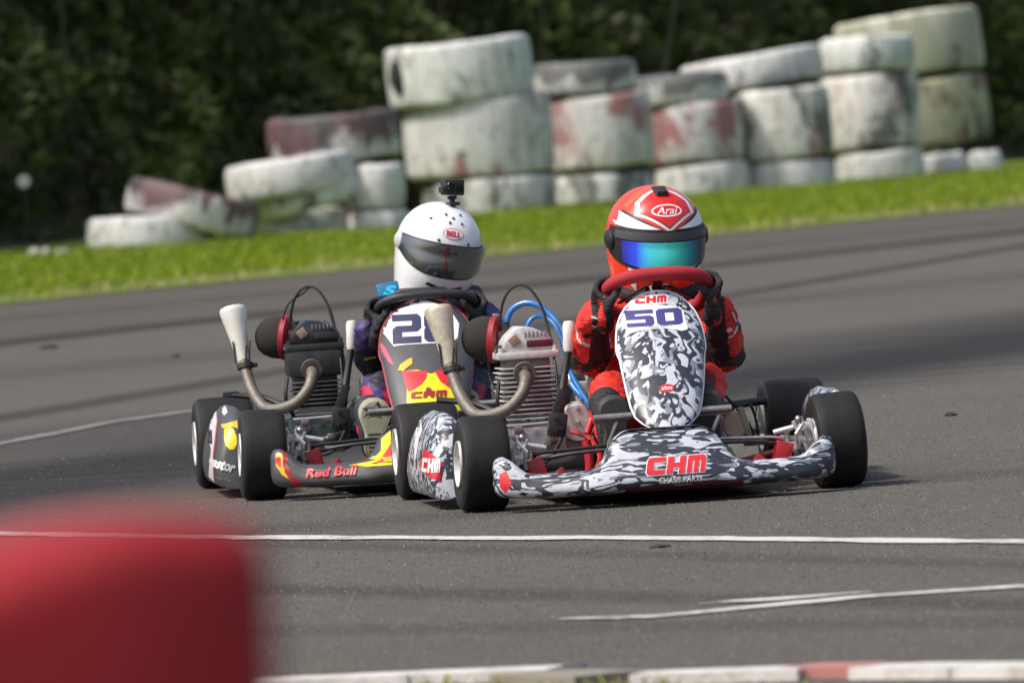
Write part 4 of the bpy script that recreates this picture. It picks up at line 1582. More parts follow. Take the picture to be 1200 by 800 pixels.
def helmet(person, pos, rot, S, style):
    m = MB().grid(lambda u, v: helmet_f(u * 2 * math.pi - math.pi, v, 0, S), 72, 40)
    m.grid(lambda u, v: helmet_f(-(u * 2 * math.pi - math.pi), .55 + .45 * v, -.02, S), 72, 14)
    m.loop_tube([helmet_f(2 * math.pi * i / 72, 1, -.008, S) for i in range(72)], .010, 8)
    shell = mat('red_helmet_paint', (.82, .045, .008), .3, dirt=.1, coat=.4) if style == 1 else mat('white_helmet_paint', (.80, .81, .82), .2, dirt=.08, coat=.7)
    h = m.build('helmet', shell, person, sharp=60)
    h.location = V(pos) - V(person['base'])
    h.rotation_euler = rot
    h.rotation_mode = 'ZXY'
    tree = bvh(h)

    def band(name, azm, zt, zb, off, mt, nu=44, nv=10, thick=.003):
        """a curved strip standing off the shell: zt, zb give its upper and lower edge along azimuth"""
        q = MB()
        f = lambda u, v: helmet_f((u * 2 - 1) * azm, t_of_z(zt((u * 2 - 1)) + (zb((u * 2 - 1)) - zt((u * 2 - 1))) * v), off, S)
        g = lambda u, v: helmet_f((u * 2 - 1) * azm, t_of_z(zt((u * 2 - 1)) + (zb((u * 2 - 1)) - zt((u * 2 - 1))) * v), off - thick, S)
        q.grid(f, nu, nv)
        q.grid(lambda u, v: g(1 - u, v), nu, nv)
        rim_a = [f(i / nu, 0) for i in range(nu + 1)] + [f(1, j / nv) for j in range(1, nv + 1)] + [f(1 - i / nu, 1) for i in range(1, nu + 1)] + [f(0, 1 - j / nv) for j in range(1, nv)]
        rim_b = [g(i / nu, 0) for i in range(nu + 1)] + [g(1, j / nv) for j in range(1, nv + 1)] + [g(1 - i / nu, 1) for i in range(1, nu + 1)] + [g(0, 1 - j / nv) for j in range(1, nv)]
        q.rings([rim_a, rim_b], cap=False)
        return q.build(name, mt, h, sharp=50)
    hd = lambda name, bm2, mt, **k: decal(name, bm2, h, mt, h, tree=tree, o=(0, -1, 0), **k)
    if style == 1:
        # mirrored visor; its iridescent sheen is painted as a blue, turquoise, near-black ramp
        vm, N, L, b = new_mat('mirror_visor')
        sx = N.new('ShaderNodeSeparateXYZ')
        L.new(coords(N, L), sx.inputs[0])
        f = math_(N, L, 'MULTIPLY_ADD', sx.outputs[0], 3.6, .5)
        L.new(ramp(N, L, f, [(.02, (.03, .02, .25)), (.15, (.05, .10, .98)), (.26, (.08, .70, .98)), (.42, (.10, .95, .86)), (.58, (.05, .74, .54)), (.72, (.02, .30, .40)), (.86, (.012, .015, .06))]), b.inputs['Base Color'])
        b.inputs['Metallic'].default_value = .1
        b.inputs['Roughness'].default_value = .2
        b.inputs['Coat Weight'].default_value = .5
        band('visor_frame', 1.55, lambda u: .047 - .006 * u * u, lambda u: -.066 + .030 * u ** 4, .003, INKK)
        band('visor', 1.02, lambda u: .015 - .003 * u * u, lambda u: -.058 + .012 * u ** 4, .0075, vm, 48, 12)
        band('visor_strip', 1.25, lambda u: .041 - .005 * u * u, lambda u: .018 - .003 * u * u, .0075, mat('visor_strip_grey', (.06, .06, .065), .35, dirt=.2))
        band('chin_line', .7, lambda u: -.064 + .012 * u ** 2, lambda u: -.072 + .016 * u ** 2, .004, INKW)
        # forehead graphics, seen square on to the forehead
        o_, rt, up = (0, -.9, .75), (1, 0, 0), V((0, .64, .77))
        dm = [(0, -.062), (-.090, .008), (-.080, .052), (-.030, .092), (.030, .092), (.080, .052), (.090, .008)]
        rd_ = lambda nm, poly, mt, off: decal(nm, poly, h, mt, h, tree=tree, o=V((0, 0, .0)) + V((0, -.77, .64)) * .6, rt=rt, up=up, off=off, L=.01)
        rd_('forehead_diamond', poly2(dm), INKW, .0012)
        rd_('forehead_keyline', poly2([(x * .86, y * .86 + .001) for x, y in dm]), INKK, .0020)
        rd_('forehead_field', poly2([(x * .83, y * .83 + .002) for x, y in dm]), mat('red_helmet_field', (.66, .014, .008), .22, dirt=.1, coat=.8), .0028)
        rd_('maker_oval', ring2(ellipse2(0, .004, .046, .021), ellipse2(0, .004, .041, .0165)), INKW, .0036)
        rd_('maker_lettering', text2('Arai', 0, .004, .066, .024, .006, .4), INKW, .0036)
        for s in (-1, 1):
            rd_('orange_stripe', poly2([(s * .005, -.093), (s * .118, .004), (s * .11, .03), (s * .125, .03), (s * .135, .0), (s * .02, -.10)]), mat('orange_helmet_paint', (.72, .10, .035), .25, dirt=.1, coat=.8), .0014)
            rd_('crown_stripe', poly2([(s * .02, .092), (s * .075, .062), (s * .10, .045), (s * .105, .06), (s * .07, .095), (s * .02, .12)]), mat('orange_helmet_paint', (.72, .10, .035)), .0014)
            hd('black_keyline', poly2([(s * .016, .049), (s * .133, .046), (s * .1345, .082), (s * .117, .095), (s * .083, .081)]), INKK, off=.0026)
            hd('white_wedge', poly2([(s * .026, .052), (s * .131, .050), (s * .1335, .076), (s * .116, .086), (s * .085, .073)]), INKW, off=.0032)
            hd('dark_wedge', poly2([(s * .136, .04), (s * .128, .09), (s * .1365, .06), (s * .1365, .03)]), INKN, off=.0016)
            hd('white_flash', poly2([(s * .085, -.072), (s * .112, -.062), (s * .10, -.12), (s * .085, -.14), (s * .09, -.10)]), INKW, off=.0016)
            hd('white_flash', poly2([(s * .045, -.075), (s * .058, -.073), (s * .055, -.10)]), INKW, off=.0016)
            q = MB().lathe([(0, .012), (.022, .010), (.03, .004), (.031, -.004)], V((s * .139, -.02, .0)) * S, (s, -.1, .0), 24)
            q.build('visor_pivot', INKK, h)
        q = MB().box((.0, -.045, .141), (.042, .05, .014), Quaternion((1, 0, 0), R(18)), .003)
        q.box((.0, -.068, .142), (.034, .012, .018), bev=.002)
        q.build('camera_mount', BLKP, h)
    else:
        vm, N, L, b = new_mat('smoked_visor')
        b.inputs['Base Color'].default_value = (.11, .12, .13, 1)
        b.inputs['Metallic'].default_value = .85
        b.inputs['Roughness'].default_value = .24
        b.inputs['Specular IOR Level'].default_value = .9
        b.inputs['Coat Weight'].default_value = 1.0
        b.inputs['Coat Roughness'].default_value = .03
        b.inputs['Coat IOR'].default_value = 2.0
        band('visor_seal', 1.52, lambda u: .036 - .004 * u * u, lambda u: -.074 + .062 * abs(u) ** 2.6, .0022, INKK)
        band('visor', 1.50, lambda u: .032 - .004 * u * u, lambda u: -.068 + .058 * abs(u) ** 2.6, .0065, vm, 56, 14)
        for s in (-1, 1):
            q = MB().lathe([(0, .012), (.018, .010), (.026, .004), (.027, -.004)], V((s * .139, -.012, .006)) * S, (s, -.1, .0), 24)
            q.build('visor_pivot', mat('pivot_grey', (.5, .5, .5), .35), h)
            hd('chin_vent', poly2([(s * .022, -.112), (s * .060, -.101), (s * .056, -.092), (s * .02, -.101)]), INKK, off=.0016)
        hd('maker_oval', poly2(ellipse2(.0, .066, .034, .0165)), INKPK, off=.0012)
        hd('maker_oval', poly2(ellipse2(.0, .066, .0315, .0142)), INKW, off=.0020)
        hd('maker_lettering', text2('BELL', .0, .066, .047, .016, .05, 0), INKR, off=.0028)
        up, dirc = V((0, .5, .866)), V((0, -.866, .5))
        for i, (x, y) in enumerate([(-.068, .045), (-.022, .06), (.0, .048), (.026, .066), (-.012, .03), (.028, .032), (-.045, -.03), (.052, -.03)]):
            decal('vent_stud', poly2(ellipse2(x, y, .0046, .0046, 14)), h, INKK, h, tree=tree, o=dirc * .6, rt=(1, 0, 0), up=up, off=.002)
    # padded collar under the chin bar
    return h


def glove(person, grip, tan, nrm, back, mt, mt2, side):
    """hand closed round the wheel: grip point on the rim's centre line, rim tangent, direction up off the rim, wrist direction"""
    g, T, N_, B_ = V(grip), V(tan).normalized(), V(nrm).normalized(), V(back).normalized()
    N_ = (N_ - T * N_.dot(T)).normalized()
    D = T.cross(N_).normalized()
    if D.dot(B_) < 0:
        D = -D
    m = MB()
    rr = .033
    for i in range(4):
        o = g + T * ((i - 1.5) * .0205)
        ln = (1.0, 1.08, 1.04, .86)[i]
        pts = []
        for k, a in enumerate((10, 62, 112, 165, 214)):
            a = R(a * ln)
            pts.append((o + (D * math.cos(a) + N_ * math.sin(a)) * (rr + (.004 if k == 1 else 0)), .0105 - .0007 * k))
        m.chain(pts)
    pb = g + D * .045 + N_ * .0
    for i in range(4):
        o = g + T * ((i - 1.5) * .0205)
        m.chain([(o + D * rr, .0125), (g + D * .064 + T * ((i - 1.5) * .013) - N_ * .012, .0135)])
    ts = side
    m.chain([(g + D * .055 - T * .02 * ts - N_ * .012, .0145), (g + D * .030 - T * .046 * ts - N_ * .026, .0125), (g - D * .006 - T * .048 * ts - N_ * .033, .0110), (g - D * .030 - T * .040 * ts - N_ * .026, .0095)])
    wr = g + D * .070 + B_ * .012 - N_ * .012
    m.chain([(g + D * .06 - N_ * .012, .022), (wr, .025), (wr + B_ * .03, .031)])
    me = remeshed(m, .0042, 3)
    me.materials.clear()
    me.materials.append(mt)
    me.materials.append(mt2)
    for p in me.polygons:
        c = p.center - g
        if (c.dot(D) > .035 and c.x * (1 if g.x > .07 else -1) > .012) and noise.noise(p.center * 30) > -.12:
            p.material_index = 1
    return link('glove', me, person)


def boot(person, x, y, zb, zt, mt, msole, star=False, yaw=0.0, w_=.048):
    m = MB()
    m.chain([((x, y + .10, zb + .03), .040), ((x, y + .06, zb + .08), .040), ((x, y + .045, zt - .06), .043), ((x, y + .04, zt - .03), .032)])
    m.chain([((x, y + .10, zb + .03), .040), ((x, y + .15, zb + .10), .043), ((x, y + .19, zb + .14), .05)])
    me = remeshed(m, .007, 3)
    me.materials.clear()
    me.materials.append(mt)
    o = link('boot', me, person)
    q = MB()
    n = 22
    H = zt - zb
    half = [(0.0, .52), (.08, .72), (.2, .76), (.38, .68), (.55, .82), (.72, 1.0), (.85, .93), (.95, .62), (1.0, .25)]
    ra, rb = [], []
    for i in range(n + 1):
        t = i / n
        ra.append(V((x - w_ * sinterp(half, t), y + .006 + .02 * (t - .45) ** 2, zb + H * t)))
    for i in range(n, -1, -1):
        t = i / n
        ra.append(V((x + w_ * sinterp(half, t), y + .006 + .02 * (t - .45) ** 2, zb + H * t)))
    ctr = sum(ra, V()) / len(ra)
    inner = [ctr + (p - ctr) * .86 + V((0, -.008, 0)) for p in ra]
    rb = [p + V((0, .025, 0)) for p in ra]
    q.rings([rb, ra, inner])
    s = q.build('sole', msole, o, sharp=30)
    tr_ = bvh(s)
    for k in range(5):
        zz = zb + H * (.1 + .07 * k)
        decal('tread_bar', poly2([(x - w_ * .5, zz), (x + w_ * .5, zz), (x + w_ * .5, zz + .006), (x - w_ * .5, zz + .006)]), s, SOLE1, o, tree=tr_, off=.003)
    if star:
        st = []
        for k in range(10):
            a = math.pi / 2 + k * math.pi / 5
            rr = (.042 if k % 2 == 0 else .017)
            st.append((x + rr * math.cos(a) * 1.05 + .012 * math.sin(a), zb + H * .80 + rr * math.sin(a) * .62))
        inn = [(x + (a - x) * .62, zb + H * .8 + (b - zb - H * .8) * .62) for a, b in st]
        decal('sole_star', ring2(st, inn), s, INKK, o, tree=tr_, off=.003, L=.01)
    return o


def driver(F_, label, style, P):
    root = thing('person', label, 'person', F_.o + F_.ex * .1 + F_.ey * .8 + V((0, 0, .05)), F_.rz, 'kart drivers')
    root['base'] = V((.1, .8, .05))
    m = MB()
    sL, sR = V(P['sL']), V(P['sR'])           # image left / image right shoulder
    mid = (sL + sR) / 2
    pel = V((.10, .86, .15))
    m.ell(pel, (.165, .14, .12))
    m.chain([(pel, .135), (V((mid.x, .82, .30)), .130), (V((mid.x, .79, .42)), .128)])
    m.ell((mid.x, .78, .415), (.175, .115, .145))
    m.chain([(sL + V((.04, .01, 0)), .068), (V((mid.x, .78, sL.z + .02)), .075), (sR + V((-.04, .01, 0)), .068)])
    m.chain([(V((mid.x, .765, sL.z)), .062), (V((P['head'][0], P['head'][1] + .02, P['head'][2] - .06)), .058)])
    for s, e, w_ in ((sL, P['eL'], P['wL']), (sR, P['eR'], P['wR'])):
        s, e, w_ = V(s), V(e), V(w_)
        m.chain([(s, .070), (s.lerp(e, .5), .065), (e, .059)])
        m.chain([(e, .059), (e.lerp(w_, .45), .051), (w_, .036)])
    for h, k, a in P['legs']:
        h, k, a = V(h), V(k), V(a)
        m.chain([(h, .095), (h.lerp(k, .55), .078), (k, .062)])
        m.chain([(k, .062), (k.lerp(a, .4), .056), (a, .042)])
    me = remeshed(m, .0075, 4)
    # cloth folds
    cos_, nrm_ = [v.co.copy() for v in me.vertices], [n.vector.copy() for n in me.vertex_normals]
    for i, p in enumerate(cos_):
        f = noise.noise(V((p.x * 9, p.y * 9, p.z * 26))) * .008 + abs(noise.noise(V((p.x * 24 + 5, p.y * 20, p.z * 44)))) * .011 + noise.noise(p * 60) * .0015
        cos_[i] = p + nrm_[i] * f
    me.vertices.foreach_set('co', [q for p in cos_ for q in p])
    me.update()
    pnorm = [n.vector.copy() for n in me.polygon_normals]
    me.materials.clear()
    pal = [SUITR, SUITK, SUITD, SUITW] if style == 1 else [SUITN, SUITP, SUITM, SUITW]
    for q in pal:
        me.materials.append(q)
    for pi, p in enumerate(me.polygons):
        c = p.center
        pn = pnorm[pi]
        idx = 0
        for side, s, e, w_ in (('L', sL, P['eL'], P['wL']), ('R', sR, P['eR'], P['wR'])):
            du, tu = segd(c, s, e)
            df, tf = segd(c, e, w_)
            out = -1 if side == 'L' else 1
            inner = (c.x - V(e).lerp(V(w_), tf).x) * out < .010
            if df < .075 and df <= du + .004:
                if style == 1:
                    if .60 < tf < .64 and not inner:
                        idx = 3
                    elif inner and tf > .12:
                        idx = 1 if side == 'L' or noise.noise(c * 14) > -.15 else 2
                    elif tf < .22 and pn.z < .15 and pn.z > -.75:
                        idx = 1
                else:
                    idx = 0 if (tf < .8 or inner) else 1
            elif du < .09 and style == 2:
                if side == 'R' and pn.z > -.2 and tu < .75:
                    idx = 2 if c.x < s.x + .0 + tu * .02 else 1
                    if .30 < tu < .36:
                        idx = 3
                if side == 'L' and pn.z > .35 and tu < .5:
                    idx = 1
            elif du < .09 and style == 1:
                if tu > .78 and pn.z < -.1:
                    idx = 1
                elif .69 < tu < .73:
                    idx = 3
        if style == 1 and abs(c.x - mid.x) < .12 and c.z > .2 and c.y < .8 and c.z < .5:
            idx = 2 if noise.noise(c * 9) > 0 else idx
        if style == 2 and c.y < .45 and c.z < .34:
            n_ = noise.noise(V((c.x * 16, c.y * 8, c.z * 14)))
            idx = 2 if n_ > .02 else (1 if n_ > -.22 else 0)
        p.material_index = idx
    body = link('body', me, root)
    bt_ = bvh(body)
    for nm, (px_, py_), wd_, ht_, rot_, m_ in P.get('prints', []):
        a, b_ = F_.loc(px_, py_, .55)
        q = ellipse2(a, b_, wd_ / 2, ht_ / 2, 16, R(rot_)) if nm == 'suit_badge' else [(a + x * math.cos(R(rot_)) - y * math.sin(R(rot_)), b_ + x * math.sin(R(rot_)) + y * math.cos(R(rot_))) for x, y in ((-wd_ / 2, -ht_ / 2), (wd_ / 2, -ht_ / 2), (wd_ / 2, ht_ / 2), (-wd_ / 2, ht_ / 2))]
        decal(nm, poly2(q), body, m_, body, tree=bt_, off=.002)
    # neck collar
    cc = V((P['head'][0], P['head'][1] + .015, P['head'][2] - .168))
    MB().loop_tube([cc + V((math.cos(a) * .105, math.sin(a) * .105, .012 * math.cos(2 * a))) for a in [2 * math.pi * k / 40 for k in range(40)]], .028, 12).build('neck_collar', SUITK if style == 1 else SUITN, root)
    helmet(root, P['head'], P['hrot'], P['hS'], style)
    for gr, tn, nr, bk_, sd_ in P['gloves']:
        glove(root, gr, tn, nr, bk_, SUITK, SUITR if style == 1 else SUITN, sd_)
    for b in P['boots']:
        boot(root, *b, SUITK if style == 1 else SUITN, SOLE1 if style == 1 else SOLE2, star=(style == 2))
    # elbow pads with a printed mark
    for e, out in ((P['eL'], -1), (P['eR'], 1)):
        if style == 1:
            q = V(e) + V((out * .012, -.045, -.004))
            pd = MB().ell(q, (.036, .016, .04), Quaternion((0, 0, 1), R(out * 25)), 24, 14).build('elbow_pad', SUITK, root)
            if out > 0:
                decal('pad_mark', ring2(ellipse2(q.x - .012, q.z + .006, .019, .014, 20, .5), ellipse2(q.x - .009, q.z + .006, .013, .009, 20, .5)), pd, SUITW, pd)
                decal('pad_mark', poly2([(q.x - .012, q.z + .03), (q.x + .004, q.z + .034), (q.x + .002, q.z + .02)]), pd, INKG, pd)
    return root


DRV1 = driver(K1, 'driver in red and black suit and red helmet with mirrored blue-green visor', 1, dict(
    sL=(-.045, .73, .500), sR=(.272, .73, .495), eL=(-.112, .575, .405), eR=(.292, .565, .392), wL=(-.112, .385, .525), wR=(.258, .385, .525),
    head=(.128, .735, .742), hrot=(R(13), R(3), R(9)), hS=1.04,
    legs=[((.02, .84, .15), (-.075, .40, .300), (-.115, .20, .20)), ((.18, .84, .15), (.205, .40, .305), (.155, .20, .20))],
    gloves=[((-.075, .375, .590), (0, .88, -.48), (-.95, .15, .28), (.0, .75, -.6), 1), ((.221, .375, .590), (0, .88, -.48), (.95, .15, .28), (.0, .75, -.6), 1)],
    boots=[(-.115, .045, .135, .305), (.155, .045, .135, .305)],
    prints=[('suit_stripe', (692, 383), .045, .006, -25, SUITW), ('suit_stripe', (690, 372), .04, .005, -20, SUITW), ('suit_badge', (681, 392), .022, .016, 10, SUITK), ('suit_stripe', (852, 372), .05, .005, -60, SUITW),
            ('suit_stripe', (859, 378), .04, .016, -55, SUITK), ('suit_badge', (846, 385), .018, .014, 0, SUITW), ('suit_stripe', (712, 470), .05, .006, 15, SUITK), ('suit_stripe', (838, 468), .04, .006, -20, SUITK)]))
DRV2 = driver(K2, 'driver in navy and purple suit and plain white helmet with smoked visor', 2, dict(
    sL=(-.035, .74, .470), sR=(.255, .74, .475), eL=(-.105, .575, .385), eR=(.285, .57, .375), wL=(-.140, .37, .480), wR=(.230, .37, .480),
    head=(.136, .75, .722), hrot=(R(10), R(14), R(12)), hS=.975,
    legs=[((.02, .84, .15), (-.105, .40, .290), (-.160, .20, .18)), ((.18, .84, .15), (.17, .40, .295), (.115, .20, .19))],
    gloves=[((-.103, .36, .537), (0, .88, -.48), (-.95, .15, .28), (.0, .75, -.6), 1), ((.193, .36, .537), (0, .88, -.48), (.95, .15, .28), (.0, .75, -.6), 1)],
    boots=[(-.160, .045, .10, .285), (.115, .045, .115, .30)],
    prints=[('suit_stripe', (430, 418), .035, .007, 10, INKG), ('suit_badge', (428, 402), .02, .016, 0, SUITW), ('suit_stripe', (562, 372), .05, .008, -30, SUITW), ('suit_stripe', (424, 378), .04, .008, 35, SUITP)]))

# action camera on the white helmet
hm = [o for o in DRV2.children if o.name.startswith('helmet')][0]
bpy.context.view_layer.update()
top = hm.matrix_world @ V((.012, -.02, .1385))
cam_t = thing('action_camera', 'small black action camera on top of the white helmet', 'camera', top, K2.rz + R(22))
m = MB().box((0, 0, .004), (.034, .04, .012), bev=.003)
m.box((0, 0, .016), (.014, .014, .024), bev=.002)
m.tube([(-.014, 0, .024), (.014, 0, .024)], .006, seg=10)
m.build('mount', BLKP, cam_t)
m = MB().box((.004, 0, .055), (.068, .036, .048), Quaternion((0, 1, 0), R(4)), .005)
b = m.build('camera_body', BLKP, cam_t)
MB().lathe([(0, .012), (.010, .012), (.013, .008), (.013, 0), (0, 0)], (-.016, -.017, .062), (0, -1, 0), 20).build('lens', mat('lens_glass', (.01, .01, .012), .08), b)
MB().box((.02, -.0185, .055), (.02, .002, .026), bev=.0008).build('front_screen', mat('screen_black', (.006, .006, .007), .12), b)
MB().box((-.033, 0, .05), (.012, .03, .02), bev=.003).build('side_clip', BLKP, b)


# ------------------------------------------------------------------ painted tyres along the verge
def tyre_paint(name, red, dark, moss, white=(.71, .71, .69), rcol=(.33, .11, .11), zb=0.0):
    m, N, L, b = new_mat(name)
    oi = N.new('ShaderNodeObjectInfo')
    tc = N.new('ShaderNodeTexCoord')
    ad = N.new('ShaderNodeVectorMath')
    ad.operation = 'MULTIPLY_ADD'
    L.new(oi.outputs['Location'], ad.inputs[0])
    ad.inputs[1].default_value = (3.7, 5.1, 2.9)
    L.new(tc.outputs['Object'], ad.inputs[2])
    v = ad.outputs[0]
    mp = N.new('ShaderNodeMapping')
    mp.inputs['Scale'].default_value = (1, 1, .55)
    L.new(v, mp.inputs[0])
    vs_ = mp.outputs[0]
    soft = nz(N, L, 2.2, 6, .6, .4, v)
    col = mixc(N, L, ramp(N, L, soft, [(.35, 0.0), (.7, 1.0)]), white, tuple(c * .78 for c in white))
    ms = nz(N, L, 2.6, 6, .68, .6, vs_)
    col = mixc(N, L, math_(N, L, 'MULTIPLY', ramp(N, L, ms, [(.62 - moss * .25, 0.0), (.78 - moss * .2, 1.0)]), .6), col, (.22, .25, .12))
    rd = nz(N, L, 3.1, 7, .72, .7, mp.outputs[0])
    rr = N.new('ShaderNodeVectorMath')
    rr.operation = 'ADD'
    L.new(vs_, rr.inputs[0])
    rr.inputs[1].default_value = (11, 3, 5)
    rd = nz(N, L, 2.1, 9, .68, .4, rr.outputs[0])
    if zb:
        sz_ = N.new('ShaderNodeSeparateXYZ')
        L.new(tc.outputs['Object'], sz_.inputs[0])
        rd = math_(N, L, 'MULTIPLY_ADD', sz_.outputs[2], zb, rd)
    lo = .72 - red * .3
    col = mixc(N, L, math_(N, L, 'MULTIPLY', ramp(N, L, rd, [(lo, 0.0), (lo + .07, 1.0)]), .92), col, rcol)
    dk = N.new('ShaderNodeVectorMath')
    dk.operation = 'ADD'
    L.new(vs_, dk.inputs[0])
    dk.inputs[1].default_value = (2, 17, 9)
    dn = nz(N, L, 2.8, 9, .72, .4, dk.outputs[0])
    if zb:
        dn = math_(N, L, 'MULTIPLY_ADD', sz_.outputs[2], zb, dn)
    lo = .71 - dark * .3
    col = mixc(N, L, math_(N, L, 'MULTIPLY', ramp(N, L, dn, [(lo, 0.0), (lo + .06, 1.0)]), .85), col, (.04, .045, .045))
    # flaked chips that show the rubber
    ch = nz(N, L, 9, 8, .78, .3, dk.outputs[0])
    col = mixc(N, L, math_(N, L, 'MULTIPLY', ramp(N, L, ch, [(.565, 0.0), (.60, 1.0)]), .75), col, (.07, .07, .068))
    # thin streaks of run-off
    mp2 = N.new('ShaderNodeMapping')
    mp2.inputs['Scale'].default_value = (5, 5, .5)
    L.new(v, mp2.inputs[0])
    sk = nz(N, L, 2.5, 5, .7, .2, mp2.outputs[0])
    col = mixc(N, L, math_(N, L, 'MULTIPLY', ramp(N, L, sk, [(.45, 0.0), (.72, 1.0)]), .5), col, (.22, .2, .17))
    L.new(col, b.inputs['Base Color'])
    b.inputs['Roughness'].default_value = .55
    bump(N, L, b, nz(N, L, 18, 5, .7, .3, v), .5, .02)
    return m


TP = {
    'white': tyre_paint('whitewashed_rubber', .25, .45, .1),
    'pink': tyre_paint('red_blotched_rubber', .70, .4, .1),
    'maroon': tyre_paint('maroon_over_white_rubber', .90, .5, .1, rcol=(.085, .013, .021), zb=.7),
    'moss': tyre_paint('mossy_white_rubber', .3, .45, 1.1, (.70, .70, .57)),
    'mossred': tyre_paint('mossy_red_rubber', .72, .5, 1.2, (.62, .60, .40), (.15, .05, .055)),
    'dark': tyre_paint('bare_and_white_rubber', .1, .8, .4),
    'top': tyre_paint('black_topped_rubber', .1, .85, .4, zb=.9),
    'stain': tyre_paint('stained_white_rubber', .6, .68, .3, (.76, .75, .70)),
    'grey': tyre_paint('grey_green_rubber',   .1, .55, .35, (.72, .75, .71)),
}
BARE = mat('bare_rubber', (.02, .02, .02), .8, dirt=.4)
TG = 'painted tyres stacked along the verge'


def tyre(pxl, pxr, pyt, pyb, ang, Yf, mt, label, z=None, sq=1.0):
    """tyre lying flat, its tread facing the track; px box measured along its own tilt"""
    pxc, pyc = (pxl + pxr) / 2, (pyt + pyb) / 2
    s = FPX / (Yf + 25)
    r = (pxr - pxl) / 2 / s
    hw = (pyb - pyt) / 2 / s
    c = at(pxc, pyc, Yf)
    c.y += r
    ri = r * .62
    sh = min(.05, hw * .4)
    hw *= .975
    prof = [(ri, -hw * .62), (ri + .015, -hw * .8), (r * .8, -hw * .97), (r - sh * 1.1, -hw), (r - sh * .4, -hw + sh * .25), (r - sh * .1, -hw + sh * .7), (r, -hw + sh * 1.3)]
    prof += [(r + .006, -.3 * hw), (r + .008, 0), (r + .006, .3 * hw)]
    prof += [(r, hw - sh * 1.3), (r - sh * .1, hw - sh * .7), (r - sh * .4, hw - sh * .25), (r - sh * 1.1, hw), (r * .8, hw * .97), (ri + .015, hw * .8), (ri, hw * .62)]
    m = MB().lathe(prof, seg=72)
    m.fix()
    sd_ = rs.uniform(0, 50)
    for v_ in m.bm.verts:      # old casings are never quite round
        a = math.atan2(v_.co.y, v_.co.x)
        k = 1 + .018 * noise.noise(V((math.cos(a) * 1.4, math.sin(a) * 1.4, sd_)))
        dz = .02 * noise.noise(V((math.cos(a) * 1.1, math.sin(a) * 1.1, sd_ + 9)))
        v_.co = V((v_.co.x * k, v_.co.y * k, v_.co.z + dz))
    o = m.build('tyre', [mt, BARE], sharp=45)
    for p in o.data.polygons:
        if math.hypot(p.center.x, p.center.y) < r - sh * 1.25:
            p.material_index = 1
    o.location = c
    t = R(ang) - ROLL
    o.rotation_euler = (R(rs.uniform(-2, 1)), -t, 0)
    o.rotation_mode = 'YXZ'
    # spin each casing about its own axle so that no two show the same side
    me = o.data
    me.transform(Matrix.Rotation(rs.uniform(0, 6.28), 4, 'Z'))
    return tag(o, label, 'tyre', TG)


